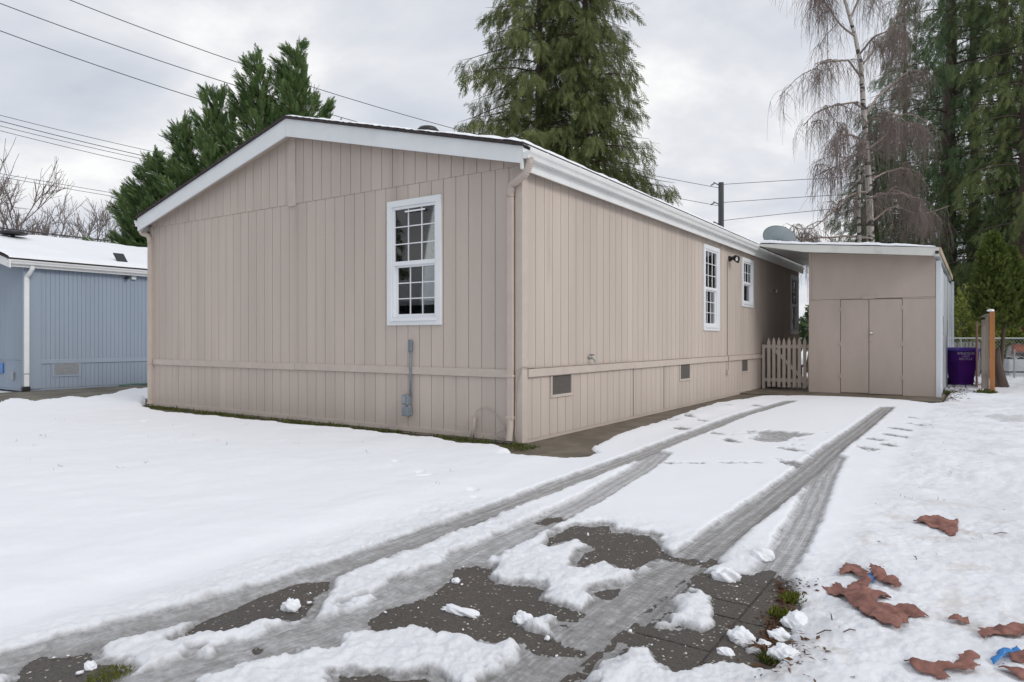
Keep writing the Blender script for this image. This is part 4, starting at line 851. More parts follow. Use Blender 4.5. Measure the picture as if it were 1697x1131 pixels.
for u, Y, H, R, sd_, mt, lb in ((1452, 35, 13.5, 2.7, 27, 'fir', 'lower dark conifer directly behind the white birch trunk'), (1500, 38, 21, 3.6, 21, 'fir', 'dark conifer behind the right half of the bare birch'),
                                (1572, 31, 27, 3.4, 22, 'fir', 'tall dark green conifer just right of the bare birch'),
                                (1660, 30, 27, 3.3, 23, 'fir', 'tall dense conifer behind the clipped arborvitae'),
                                (1700, 27, 25, 2.9, 24, 'firyellow', 'yellowish mossy conifer at the right edge of the yard'),
                                (1790, 29, 24, 3.3, 25, 'fir', 'dark conifer partly cut off by the right picture edge'),
                                (1612, 37, 25, 3.4, 26, 'fir', 'dark conifer farther back between the two tall conifers')):
    cedar_tree('conifer_tree', lb, G0(u, Y), H, .9, lambda f, R=R: np.interp(f, [0, .3, .7, 1], [R, R, R*.72, .2]), sd_, mt, nb=165, per=19, droop=1.0, group=gr, hang=1.1, vdrop=.6, size=(.34, .75))

# weeping birch
r = np.random.default_rng(31); YB_ = 25.
bb = G0(1447, YB_); birch = thing('birch_tree', bb, 'bare weeping birch with white trunk and hanging brown twigs', 'tree')
def pxline(pts, Y=YB_): return np.array([at(u, v, Y+dy) for u, v, dy in pts])
tr_pts = np.r_[[bb], pxline([(1445, 480, 0), (1443, 400, 0), (1441, 330, 0), (1436, 250, 0), (1431, 180, 0), (1427, 110, 0), (1417, 60, 0), (1400, 0, 0), (1385, -60, 0), (1375, -130, 0)])]
def birchbark():
    m = bpy.data.materials.new('birch_bark'); m.use_nodes = True; nt = m.node_tree; L = nt.links.new; b = nt.nodes['Principled BSDF']; b.inputs['Roughness'].default_value = .7
    g = N(nt, 'ShaderNodeNewGeometry'); mp = N(nt, 'ShaderNodeMapping'); mp.inputs['Scale'].default_value = (2.2, 2.2, 5.5); L(g.outputs['Position'], mp.inputs[0])
    n = N(nt, 'ShaderNodeTexNoise', i_Scale=1.0, i_Detail=3.0, i_Roughness=.6); L(mp.outputs[0], n.inputs[0])
    rp = ramp(nt, [(.40, (.42, .385, .345)), (.50, (.50, .47, .43)), (.555, (.05, .042, .04))]); L(n.outputs[0], rp.inputs[0]); L(rp.outputs[0], b.inputs['Base Color']); return m
npmesh('trunk', *tubes(np.array([tr_pts]), np.array([[.16, .14, .128, .116, .104, .092, .08, .068, .056, .045, .03]]), 10), birchbark(), birch, smooth=True)
st2 = np.r_[[G0(1424, 24.5)], pxline([(1424, 400, -.5), (1423, 350, -.5), (1425, 300, -.5), (1420, 260, -.5)])]
npmesh('side_stem', *tubes(np.array([st2]), np.array([[.09, .075, .06, .05, .03]]), 8), birchbark(), birch, smooth=True)
LIMBS = [[(1436, 250, 0), (1455, 235, .5), (1480, 215, 1), (1500, 205, 1.4), (1530, 215, 1.6)], [(1434, 190, 0), (1455, 160, .6), (1480, 140, 1), (1510, 115, 1.2), (1530, 125, 1.2)], [(1427, 110, 0), (1460, 70, .4), (1490, 20, .6), (1510, -40, .6)],
         [(1431, 180, 0), (1415, 170, -.5), (1385, 175, -1), (1355, 190, -1.2), (1340, 210, -1.2)], [(1428, 130, 0), (1405, 100, -.3), (1375, 103, -.8), (1352, 106, -1), (1338, 125, -1)], [(1417, 60, 0), (1395, 45, -.3), (1370, 10, -.6), (1355, -20, -.7)],
         [(1437, 260, 0), (1420, 255, -.4), (1400, 270, -.8), (1375, 280, -1), (1350, 292, -1)], [(1440, 320, 0), (1425, 318, -.3), (1400, 330, -.8), (1370, 360, -1), (1335, 385, -1), (1300, 370, -1.2)], [(1440, 300, 0), (1470, 285, .5), (1500, 280, .9), (1530, 300, 1.1)],
         [(1442, 370, 0), (1480, 340, .6), (1520, 360, 1), (1570, 345, 1.2)], [(1410, 30, 0), (1435, -30, .3), (1465, -70, .6), (1500, -60, .9)], [(1400, 0, 0), (1375, -40, -.3), (1350, -50, -.5)], [(1443, 395, 0), (1400, 392, -.8), (1360, 395, -1.2), (1325, 400, -1.5), (1300, 380, -1.5)],
         [(1433, 210, 0), (1450, 190, -1.2), (1475, 185, -1.8), (1500, 205, -2)], [(1440, 330, 0), (1465, 320, -1.2), (1500, 320, -1.8), (1530, 345, -2)], [(1425, 90, 0), (1450, 60, -1.0), (1475, 50, -1.6), (1500, 70, -1.9)], [(1436, 240, 0), (1415, 225, -1.5), (1390, 225, -2.2), (1370, 245, -2.4)]]
LP = []; TW, TWr = [], []
for l in LIMBS:
    p = pxline(l); s = np.linspace(0, 1, 9); q = np.c_[[np.interp(s, np.linspace(0, 1, len(p)), p[:, k]) for k in range(3)]].T; LP.append(q)
sub = []
for q in LP[:17]:
    ld = unit(q[-1]-q[0])
    for k in range(6):
        f = r.uniform(.15, .95); p = np.array([np.interp(f, np.linspace(0, 1, 9), q[:, i]) for i in range(3)]); d = unit(ld*.6+r.normal(size=3)*[1, 1, .5]+[0, 0, .25]); l = r.uniform(.4, 1.25); t = np.linspace(0, 1, 9)
        sub.append(p+d*(l*t)[:, None]-np.array([0, 0, 1.])*(.42*l*t**2)[:, None]+np.cumsum(r.normal(0, .018, (9, 3)), 0))
sub = np.array(sub); LP = np.array(LP)+np.cumsum(r.normal(0, .02, (len(LP), 9, 3)), 1)*np.linspace(0, 1, 9)[None, :, None]
v1, f1 = tubes(LP, np.tile(np.linspace(.045, .012, 9), (len(LP), 1)), 5); v2, f2 = tubes(sub, np.tile(np.linspace(.020, .007, 9), (len(sub), 1)), 4)
npmesh('limbs', *join_vf([(v1, f1), (v2, f2)]), M['limb'], birch, smooth=True)
for q, nt_ in [(q, 26) for q in LP]+[(q, 15) for q in sub]:
    for k in range(nt_):
        f = r.uniform(.1, 1)**.7; p = np.array([np.interp(f, np.linspace(0, 1, 9), q[:, i]) for i in range(3)])
        az = r.uniform(0, 2*math.pi); o = np.array([math.cos(az), math.sin(az), 0]); o = unit(o*.8+.4*unit(q[-1]-q[0])); L_ = r.uniform(.4, 1.9); out = r.uniform(.15, .6)*min(1, L_)
        t = np.linspace(0, 1, 7); c = p+o*(out*(1-(1-t)**2))[:, None]+np.array([0, 0, 1.])*((.16*t-t**2*1.12)*L_)[:, None]+np.cumsum(r.normal(0, .014, (7, 3)), 0)
        TW.append(c); TWr.append(np.linspace(.0075, .003, 7))
        for _ in range(2):
            j = r.integers(1, 5); d = unit(np.array([r.normal(), r.normal(), -1.4])); l2 = r.uniform(.25, .8); c2 = c[j]+d*(l2*t)[:, None]-np.array([0, 0, 1.])*(.3*l2*t**2)[:, None]+np.cumsum(r.normal(0, .010, (7, 3)), 0)
            TW.append(c2); TWr.append(np.linspace(.0055, .003, 7))
tag(npmesh('twigs', *tubes(np.array(TW), np.array(TWr), 3), M['twig'], birch), kind='stuff')

# bare trees far left
def bare_tree(label, base, H, seed, spread=.5, group='bare trees behind the blue home'):
    r = np.random.default_rng(seed); t = thing('bare_tree', base, label, 'tree', group); P, R_ = [], []
    def grow(p, d, l, rad, dep):
        q = [p]; dd = d.copy()
        for _ in range(4): dd = unit(dd+.10*r.normal(size=3)+np.array([0, 0, .05])); q.append(q[-1]+dd*l/4)
        P.append(np.array(q)); R_.append(np.linspace(rad, rad*.6, 5))
        if dep == 0: return
        for _ in range(5 if dep > 1 else 7):
            j = r.integers(1, 5); nd = unit(dd+spread*.95*r.normal(size=3)+[0, 0, .12]); grow(q[j], nd, l*r.uniform(.5, .75), rad*.55, dep-1)
    grow(np.array(base, float), np.array([0, 0, 1.]), H*.42, H*.011, 4)
    npmesh('trunk', *tubes(np.array(P[:1]), np.array(R_[:1]), 6), M['greytwig'], t); npmesh('branches', *tubes(np.array(P[1:]), np.maximum(np.array(R_[1:]), .016), 3), M['greytwig'], t)
bare_tree('large bare tree at the left picture edge behind the blue home', G0(-5, 52), 19, 41, .45)
bare_tree('bare tree behind the roof vent of the blue home', G0(48, 60), 18, 42, .42)
bare_tree('slim bare tree between two other bare trees over the blue home', G0(84, 62), 16.5, 43, .38)
bare_tree('round bare tree just left of the lowest cypress', G0(146, 60), 14.5, 44, .42)

# ------------------------------------------------------------------ right yard
def leafball(parent, m, C, Rr, n, seed, size, squash=1., up=.4, name='crown', shell=.55):
    r = np.random.default_rng(seed); d = unit(r.normal(size=(n, 3))); rad = r.uniform(shell, 1.0, n)[:, None]*(1+.16*np.sin(d[:, :1]*7+seed)*np.cos(d[:, 1:2]*6))
    p = np.array(C)+d*rad*np.array(Rr); tpl = [spray_template(6, 1.0, .09, r) for _ in range(4)]
    V, A = place(tpl, p, d*.8+np.array([0, 0, up])+.5*r.normal(size=(n, 3)), r.uniform(*size, n), r); return V, A
ty = G0(1655, 17.6); th_ = thing('arborvitae_tree', ty, 'clipped green arborvitae with two tips on thin bare trunks', 'tree')
tz = lambda v, Y=17.6: 1.25-(v-PY)*Y/FPX
parts = []; r = np.random.default_rng(51)
bx = np.array(ty)
for du, top in ((-.14, tz(400)), (.10, tz(420))):
    p0 = bx+RT*du*.6; parts.append(tubes(np.array([[p0, p0+[0, .02, .6], p0+RT*du*.5+[0, 0, 1.3], p0+RT*du+[0, 0, 2.4]]]), np.array([[.07, .05, .045, .03]]), 7))
kn_ = [bx+RT*.10+[0, 0, 0], bx+RT*.02+[0, 0, .35], bx-RT*.06+[0, 0, .75], bx-RT*.02+[0, 0, 1.05]]; parts.append(tubes(np.array([kn_]), np.array([[.17, .13, .11, .05]]), 8))
npmesh('trunk', *join_vf(parts), M['bark'], th_, smooth=True)
VV, AA = [], []
for cu, ztop, zbot, Rm in ((-.14, tz(392), 1.60, .45), (.26, tz(416), 1.50, .40)):
    n = 3600; f = r.random(n)**.9; az = r.uniform(0, 2*math.pi, n); rr = Rm*np.interp(f, [0, .06, .25, .6, .85, 1], [.35, .8, 1., .78, .40, .04])*r.uniform(.5, 1.05, n)**.6*(1+.14*np.sin(az*5+f*14))
    o = np.c_[np.cos(az), np.sin(az), np.zeros(n)]; p = bx+RT*cu+o*rr[:, None]; p[:, 2] = zbot+(ztop-zbot)*f
    V, A = place([spray_template(8, .8, .075, r) for _ in range(4)], p, o*.75+np.array([0, 0, .75])+.3*r.normal(size=(n, 3)), r.uniform(.10, .21, n), r); VV.append(V); AA.append(A)
crown('crown', np.concatenate(VV), np.concatenate(AA), M['thuja'], th_)
rs = thing('red_shrub', G0(1700, 18.5), 'reddish leafy shrub beside the arborvitae at the right edge', 'shrub')
V, A = leafball(rs, None, (*G0(1702, 18.5)[:2], tz(490, 18.5)), (.34, .34, .95), 900, 52, (.10, .2)); crown('crown', V, A, M['redleaf'], rs)
MB().tube([(*G0(1700, 18.5)[:2], -.02), (*G0(1702, 18.5)[:2], 1.6)], [.04, .02], 6).build('stem', M['bark'], rs)
for i, (u, Y, vt, w) in enumerate(((1598, 24.5, 478, 1.15), (1650, 25, 492, 1.1), (1700, 24.6, 500, 1.1), (1745, 25, 495, 1.1))):
    lb = ['yellow-green laurel bush behind the purple bin', 'green laurel bush behind the wooden fence post', 'green laurel bush above the pale tarp', 'laurel bush at the right edge behind the chain-link fence'][i]
    b_ = G0(u, Y); h = thing('laurel_bush', b_, lb, 'bush', 'laurel bushes behind the chain-link fence'); zt = tz(vt, Y)
    r = np.random.default_rng(60+i); n = 2600; d = unit(r.normal(size=(n, 3))); p = np.array([b_[0], b_[1], zt*.5])+d*r.uniform(.6, 1.05, n)[:, None]*np.array([w, w, zt*.53])*(1+.1*np.sin(d[:, :1]*9))
    lf = np.array([[[0, 0, 0], [.5, .22, .04], [1, 0, -.05], [.5, -.22, .04]]]); V, A = place([lf], p, d*.5+np.array([0, 0, .1])+.8*r.normal(size=(n, 3)), r.uniform(.12, .22, n), r); crown('crown', V, A, M['laurel'], h)
    MB().tube([(b_[0], b_[1], -.05), (b_[0], b_[1], zt*.6)], [.05, .02], 6).build('stem', M['bark'], h)
# small evergreen branch seen in the gap beside the shed
gp = G0(1337, 27); g_ = thing('garden_conifer', gp, 'small dark conifer seen in the gap left of the shed', 'tree')
V, A = leafball(g_, None, (gp[0]+.35, gp[1], tz(545, 27)), (.55, .55, .75), 500, 55, (.25, .5), up=-.2); crown('crown', V, A, M['fir'], g_); MB().tube([gp, (gp[0]+.3, gp[1], 2.2)], [.08, .03], 6).build('trunk', M['bark'], g_)

# chain-link fence
fA, fB = np.array([*at(1560, PY, 21.5)[:2], 0]), np.array([*at(1790, PY, 21.5)[:2], 0]); fd = fB-fA; fl = np.linalg.norm(fd); fd /= fl
cf = thing('chain_link_fence', fA, 'galvanised chain-link fence across the back of the right yard', 'fence')
mb = MB(); sp_ = .11
for k in range(-12, int(fl/sp_)+1):
    for sg in (1, -1):
        s0_, s1_ = k*sp_, k*sp_+1.2
        a, b = (s0_, s1_) if sg > 0 else (s1_, s0_)
        zA, zB = .05, 1.25; pA, pB = max(0, min(fl, a)), max(0, min(fl, b))
        if abs(pA-pB) < .02: continue
        q = lambda s_: zA+(zB-zA)*(s_-a)/(b-a)
        mb.tube([tuple(fA+fd*pA+[0, .004*sg, q(pA)]), tuple(fA+fd*pB+[0, .004*sg, q(pB)])], .0035, 3, cap=False)
tag(mb.build('chain_mesh', M['chain'], cf), kind='stuff')
MB().tube([tuple(fA+[0, 0, 1.28]), tuple(fB+[0, 0, 1.28])], .022, 8).build('top_rail', M['chain'], cf)
for s_ in np.arange(.6, fl, 2.3): MB().tube([tuple(fA+fd*s_+[0, .03, 0]), tuple(fA+fd*s_+[0, .03, 1.31])], .028, 8).build('post', M['chain'], cf)
# grey slatted panel leaning behind the bin
pn = thing('leaning_panel', (*at(1602, PY, 22.3)[:2], 0), 'grey corrugated panel leaning behind the purple bin and chain-link fence', 'panel')
c0 = np.array([*at(1574, PY, 22.2)[:2], 0]); c1 = np.array([*at(1626, PY, 22.2)[:2], 0])
for k in range(16):
    a, b = c0+(c1-c0)*k/16, c0+(c1-c0)*(k+.8)/16; n_ = FW*.03*(k % 2); up_ = np.array([.0, .25, 1.16])
    MB().add([a+n_, b+n_, b+n_+up_, a+n_+up_, a+n_+FW*.02, b+n_+FW*.02, b+n_+up_+FW*.02, a+n_+up_+FW*.02], [(0, 1, 2, 3), (7, 6, 5, 4), (0, 4, 5, 1), (1, 5, 6, 2), (2, 6, 7, 3), (3, 7, 4, 0)]).build('slat', M['slat'], pn)
# trailer under a pale tarp
ob = np.array([*at(1722, PY, 23.2)[:2], 0.]); bt = thing('covered_trailer', ob, 'low trailer box under pale tarp at the right edge behind the arborvitae', 'trailer')
def ybox(name, u0, u1, v0, v1, Y, dpt, m, bev=.02):
    a, b = at(u0, v1, Y), at(u1, v0, Y); V = []
    for f in (0, dpt):
        for p in ((u0, v1), (u1, v1), (u1, v0), (u0, v0)): V.append(at(*p, Y)+FW*f)
    return MB().add(V, [(0, 1, 2, 3), (7, 6, 5, 4), (0, 4, 5, 1), (1, 5, 6, 2), (2, 6, 7, 3), (3, 7, 4, 0)]).build(name, m, bt, bevel=bev)
ybox('box_side', 1672, 1760, 596, 616, 22.6, 1.5, M['tarp']); ybox('lower_side', 1674, 1760, 618, 627, 22.62, 1.4, M['tarp']); ybox('chassis', 1676, 1760, 627.5, 633, 22.7, 1.2, M['black'])
V = []; F = []
for i in range(25):
    for j in range(9):
        u = 1668+i*4; f = j/8; hump = math.sin(math.pi*min(1, i/24*1.1+.02))
        V.append(tuple(at(u, 594-f*(24+6*math.sin(i*.6))*(.55+.45*hump), 22.8+f*1.0)+np.array([0, 0, .05*math.sin(i*1.3+j*1.7)])))
for i in range(24):
    for j in range(8): F.append((i*9+j, (i+1)*9+j, (i+1)*9+j+1, i*9+j+1))
o = MB().add(V, F).build('tarp', M['tarp'], bt, smooth=True); so_ = o.modifiers.new('t', 'SOLIDIFY'); so_.thickness = .02
V = [tuple(v) for v in ([at(1676+k*7, 588-4*math.sin(k*.7)-k*.3, 22.7) for k in range(12)]+[at(1676+k*7, 574-3*math.sin(k*.5+1), 23.2) for k in range(12)])]
o = MB().add(V, [(k, k+1, 13+k, 12+k) for k in range(11)]).build('red_cover', M['tarpred'], bt, smooth=True); o.modifiers.new('t', 'SOLIDIFY').thickness = .02
pp = at(1681, 640, 21.0); pp[2] = 0; o = MB().tube([tuple(pp), tuple(pp+[0, 0, .95])], .022, 8).build('metal_stake', M['steel']); tag(o, 'thin grey metal stake in the snow before the pale tarp', 'stake')
# wooden fence section with orange post
wf = thing('wooden_fence', (4.70, 12.0, 0), 'short wooden fence section with orange stained end post', 'fence')
MB().box(4.665, 4.765, 11.95, 12.05, -.02, 1.875).build('end_post', M['newwood'], wf, bevel=.006)
for k, (x, y) in enumerate([(4.66, 12.12), (4.645, 12.27), (4.63, 12.45), (4.615, 12.65)]): MB().box(x-.022, x-.002, y-.07, y+.07, .03, 1.80-.012*k).build('board', M['wood'], wf, bevel=.003)
for k, y in enumerate(np.arange(13.55, 15.2, .16)): MB().box(4.43-.02*(y-13.5), 4.452-.02*(y-13.5), y, y+.15, .03, 1.68-.03*(k % 2)).build('board', M['woodpink'], wf, bevel=.003)
MB().box(4.60, 4.64, 12.75, 12.85, 0, 1.75).build('post', M['wood'], wf); MB().box(4.52, 4.60, 13.40, 13.50, 0, 1.72).build('post', M['wood'], wf)
for z in (.35, 1.62): MB().prism([(4.68, 12.06), (4.71, 12.06), (4.56, 15.2), (4.53, 15.2)], 2, z, z+.09).build('rail', M['wood'], wf)
MB().prism([(4.62, 12.06), (4.72, 12.06), (4.56, 15.2), (4.45, 15.2)], 2, 1.802, 1.83).build('cap_board', M['wood'], wf)
def lump(name, c, rr_, seed, m, parent=None, sub=4, flat=.7, amp=.35):
    bm = bmesh.new(); bmesh.ops.create_icosphere(bm, subdivisions=sub, radius=1); 
    for v in bm.verts:
        p = v.co; n_ = float(fbm(p.x*1.4+seed*3.1+p.z, p.y*1.4+p.z*.7, seed % 40))+.55*float(fbm(p.x*4+p.z*3, p.y*4+seed, 7))+.1*float(fbm(p.x*9+p.z*7, p.y*9+seed, 9)); v.co = Vector((p.x*rr_[0], p.y*rr_[1], max(p.z, -.4)*rr_[2]*flat+.4*rr_[2]*flat))*(1+amp*n_)+Vector(c)
    me = bpy.data.meshes.new(name); bm.to_mesh(me); bm.free(); me.polygons.foreach_set('use_smooth', [True]*len(me.polygons)); me.materials.append(m); return link(bpy.data.objects.new(name, me), parent)
lump('snow_cap', (4.69, 11.99, 1.872), (.06, .055, .045), 3, M['roofsnow'], wf)
# purple recycling bin
bn = thing('recycling_bin', (4.08, 15.0, 0), 'purple wheeled recycling bin with white lettering beside the shed', 'bin')
bc = np.array([4.08, 15.05]); 
def bring(hw, hd, z): return [(bc[0]+a*RT[0]*hw+b*FW[0]*hd, bc[1]+a*RT[1]*hw+b*FW[1]*hd, z) for a, b in ((-1, -1), (1, -1), (1, 1), (-1, 1))]
V = bring(.185, .22, .03)+bring(.235, .27, .62)+bring(.265, .30, .66)+bring(.28, .315, .93); Fb = [(0, 3, 2, 1)]+[(4*i+k, 4*i+(k+1) % 4, 4*i+4+(k+1) % 4, 4*i+4+k) for i in range(3) for k in range(4)]+[(12, 13, 14, 15)]
MB().add(V, Fb).build('body', M['purple'], bn, bevel=.018, seg=2)
V = bring(.30, .335, .932)+bring(.305, .34, .97)+bring(.25, .29, 1.03); MB().add(V, [(0, 3, 2, 1)]+[(4*i+k, 4*i+(k+1) % 4, 4*i+4+(k+1) % 4, 4*i+4+k) for i in range(2) for k in range(4)]+[(8, 9, 10, 11)]).build('lid', M['lid'], bn, bevel=.012, seg=2)
for sg in (-1, 1):
    c = np.array([bc[0], bc[1], .11])+RT*.22*sg+FW*.27; MB().tube([tuple(c-RT*.03), tuple(c+RT*.03)], .11, 16).build('wheel', M['black'], bn)
hb = np.array([bc[0], bc[1], .80])+RT*.285; MB().tube([tuple(hb-FW*.12), tuple(hb+RT*.05-FW*.1), tuple(hb+RT*.05+FW*.1), tuple(hb+FW*.12)], .014, 6).build('handle', M['purple'], bn)
fp = np.array([bc[0], bc[1], 0])-FW*.342
for s_, z, sz in (('WINDSOR', .845, .10), ('garbage &', .795, .05), ('RECYCLE', .705, .085)):
    f = (z-.66)/.27; p = np.array([bc[0], bc[1], z])-FW*(.300+.015*f+.006)-RT*.08; text('lettering', s_, sz, p, (math.pi/2, 0, math.atan2(RT[1], RT[0])), M['print_'], bn, .001)

# ------------------------------------------------------------------ pole and overhead wires
PB = at(1195, PY, 50.); pz = lambda v, Y=50.: 1.25-(v-PY)*Y/FPX
pole = thing('utility_pole', (PB[0], PB[1], -.05), 'grey utility pole with three insulator arms behind the roof', 'utility pole')
MB().tube([(PB[0], PB[1], -.05), (PB[0], PB[1], pz(303))], [.24, .19], 12).build('shaft', M['pole'], pole, smooth=True)
for v in (309, 341, 374):
    a = np.array([PB[0], PB[1], pz(v)]); MB().tube([tuple(a), tuple(a-RT*.55+[0, 0, .28])], .035, 6).build('insulator_arm', M['pole'], pole); MB().tube([tuple(a-RT*.5+[0, 0, .20]), tuple(a-RT*.75+[0, 0, .05])], .05, 6).build('insulator', M['grey'], pole)
def wire(name, label, pts, rad, n=26, group=None):       # pts: (u, v, depth) along the wire, smoothly joined
    P = np.array(pts, float); k = min(len(P)-1, 2); s = (P[:, 0]-P[0, 0])/(P[-1, 0]-P[0, 0]); cv = np.polyfit(s, P[:, 1], k); t = np.linspace(0, 1, n)
    iY = np.interp(t, s, 1/P[:, 2]); q = [tuple(at(P[0, 0]+(P[-1, 0]-P[0, 0])*a, np.polyval(cv, a), 1/b)) for a, b in zip(t, iY)]
    o = MB().tube(q, rad, 5).build(name, M['wire'], smooth=True); return tag(o, label, 'wire', group)
wg = 'overhead lines in the sky'
wire('overhead_wire', 'topmost overhead wire, running down to the beige roof behind the ridge', [(-120, -95, 26), (135, 0, 29), (422, 110, 34), (690, 205, 40), (1195, 310, 50)], .018, group=wg)
wire('overhead_wire', 'second overhead wire from the top in the left sky', [(-160, -55, 26), (130, 50, 29.5), (362, 132, 33), (700, 236, 40), (1195, 341, 50)], .018, group=wg)
wire('overhead_wire', 'third overhead wire from the top in the left sky', [(-160, -5, 26), (0, 45, 28), (321, 159, 33), (700, 275, 40), (1195, 372, 50)], .018, group=wg)
for i, (a, b) in enumerate(((188, 252), (197, 263), (207, 267), (214, 277))):
    wire('service_wire', ['uppermost', 'second', 'third', 'lowest'][i]+' of four close parallel wires at the left edge', [(-200, a-50, 36), (0, a, 40), (243, b, 45), (520, b+52, 52)], .017 if i != 1 else .022, group='four parallel wires at left')
for i, (a, b) in enumerate(((287, 318), (292, 324))):
    wire('service_wire', ['upper', 'lower'][i]+' wire of the pair above the bare trees', [(-200, a-36, 42), (0, a, 45), (170, b, 48), (500, b+50, 54)], .017, group='pair of wires above the bare trees')
wire('black_cable', 'thick black cable just above the blue home roof', [(-150, 358, 38), (0, 378, 40), (170, 398, 42), (420, 422, 46)], .040)
for i, (v0, v1, v2) in enumerate(((306, 297, 280), (336, 326, 308), (366, 350, 322))):
    wire('overhead_wire', ['top', 'middle', 'bottom'][i]+' wire running right from the utility pole', [(1197, v0, 50), (1345, v1, 46), (1700, v2, 38)], .018, group='wires right of the pole')

# ------------------------------------------------------------------ across the street, behind the camera: what the windows mirror
ac_ = thing('street_home', (-15, -19, 0), 'dark home with snowy roof across the street, mirrored in the gable window', 'house')
dk = pmat('slate_siding', (.075, .085, .10), .7, .1, 2)
MB().box(-23, -8, -24, -16.5, 0, 2.9).build('wall', dk, ac_)
for sg in (1, -1): MB().prism([(-20.2, 4.4), (-20.2+sg*4.3, 2.95), (-20.2+sg*4.3, 2.75), (-20.2, 4.2)], 0, -23.4, -7.6).build('roof', M['roofsnow'], ac_)
for x in (-20, -15.5, -11): MB().box(x, x+1.4, -16.5, -16.45, 1.1, 2.3).build('window', M['dark'], ac_)
for i, (x, y, H) in enumerate(((-27, -24, 15), (-20, -30, 17), (-12, -29, 14), (-5, -27, 16))):
    cedar_tree('street_conifer', ['first', 'second', 'third', 'fourth'][i]+' conifer from the left behind the dark street home', (x, y, -.05), H, .8, lambda f: np.interp(f, [0, 1], [3.6, .2]), 300+i, 'fir', nb=70, per=9, size=(.7, 1.4), group='conifers across the street')
for i, (x, y, H) in enumerate(((19, 20, 15), (17, 27, 18), (22, 13, 14))):
    cedar_tree('yard_conifer', ['middle', 'farthest', 'nearest'][i]+' conifer of the row beyond the right-hand yard', (x, y, -.05), H, .8, lambda f: np.interp(f, [0, 1], [3.6, .2]), 310+i, 'fir', nb=70, per=9, size=(.7, 1.4), group='conifers beyond the right-hand yard')

# ------------------------------------------------------------------ litter on the ground
def inpoly(P, n, r):
    A_ = np.array(P); o = []
    while len(o) < n:
        q = A_.min(0)+r.random(2)*(A_.max(0)-A_.min(0))
        if poly_sd(np.array([q[0]]), np.array([q[1]]), P)[0] < 0: o.append(q)
    return np.array(o)
# grass growing along the foot of the gable wall
r = np.random.default_rng(71); n = 5600
x = r.uniform(-8.15, .12, n); off = np.where(x > -4, .30, .26); y = -.03-abs(r.normal(0, .16, n))*np.clip(.55+.9*fbm(x*1.7, x*0, 5), .1, 1.3)
x2 = r.uniform(-.35, .30, 900); y2 = r.uniform(-.42, -.05, 900); x = np.r_[x, x2]; y = np.r_[y, y2]; k = (snow_field(x, y)[0] < .012) & (fbm(x*2.3, y*2.3, 15)+.25*fbm(x*9, y*9, 16) > -.05); x, y = x[k], y[k]; n = len(x)
bl = np.array([[[0, -.11, 0], [.5, -.07, .0], [1, 0, .12], [.5, .07, .0]]]); h = r.uniform(.02, .075, n)*np.where(r.random(n) < .05, 1.6, 1)
V, A = place([bl], np.c_[x, y, np.full(n, -.005)], np.c_[r.normal(0, .8, n), r.normal(-.25, .7, n), np.ones(n)], h, r)
tag(crown('grass_strip', V, A, M['grass'], None), 'green grass growing along the foot of the beige gable wall', 'grass', kind='stuff')
def tuft(c, rad, n, m, name, label, seed, hh=(.015, .045), cat='moss'):
    r = np.random.default_rng(seed); a = r.uniform(0, 6.28, n); q = rad*np.sqrt(r.random(n)); p = np.c_[c[0]+q*np.cos(a), c[1]+q*np.sin(a)*1.1, np.full(n, .004)]
    V, A = place([bl*np.array([1, 1.6, 1])], p, np.c_[r.normal(0, .7, n), r.normal(0, .7, n), np.ones(n)], r.uniform(*hh, n), r); return tag(crown(name, V, A, M[m], None), label, cat, kind='stuff')
tuft((3.735, -3.33), .055, 420, 'moss', 'grass_tuft', 'large yellow-green moss tuft at the upper end of the paving edge', 81)
tuft((3.72, -3.56), .045, 220, 'moss', 'grass_tuft', 'middle moss tuft among the dead leaves on the paving edge', 82)
tuft((3.80, -4.04), .035, 260, 'grass', 'grass_tuft', 'small green grass tuft at the lower end of the paving edge', 83)
tuft((1.80, -5.52), .07, 500, 'moss', 'moss_patch', 'yellow-green moss on the bare asphalt in the lower left corner', 84, (.008, .02))
tuft((4.60, 12.0), .16, 500, 'grass', 'grass_tuft', 'green weeds at the foot of the orange fence post', 85, (.05, .16), 'weeds')
tuft((3.95, 11.6), .14, 500, 'grass', 'grass_tuft', 'weeds along the white side of the shed', 86, (.03, .10), 'weeds')
lf = np.array([[[0, 0, 0], [.45, .20, .10], [1, 0, .02], [.5, -.22, .08]]])
def leaves(name, pts, size, seed, label, z=.010):
    r = np.random.default_rng(seed); n = len(pts); zz_ = np.maximum(0, snow_field(pts[:, 0], pts[:, 1])[0])+z*r.random(n)+.003
    V, A = place([lf, lf*np.array([1, .6, 1])], np.c_[pts, zz_], np.c_[r.normal(size=(n, 2)), r.normal(0, .22, n)], r.uniform(*size, n), r, up=np.array([0, 0, 1.])); return tag(crown(name, V, A, M['litter'], None), label, 'leaves', kind='stuff')
leaves('leaf_litter', np.r_[inpoly(LIT, 620, r), np.c_[r.normal(3.72, .04, 260), r.uniform(-4.0, -3.1, 260)], np.c_[r.normal(3.84, .07, 130), r.normal(-4.0, .10, 130)]], (.012, .038), 91, 'brown dead leaves and needles along the edge of the paving')
leaves('leaf_litter', np.c_[r.normal(4.0, .14, 260), r.uniform(9.0, 14.5, 260)], (.04, .10), 92, 'brown dead leaves along the white side of the shed')
q = np.c_[r.uniform(3.75, 7.5, 260), r.uniform(-4.2, 9, 260)]; leaves('needle_litter', q, (.008, .03), 93, 'scattered dark needles and bits on the right-hand snow')
q = np.c_[r.uniform(3.9, 4.7, 130), r.uniform(14.6, 16.5, 130)]; leaves('leaf_litter', q, (.05, .12), 94, 'dead leaves on the snow around the purple bin')
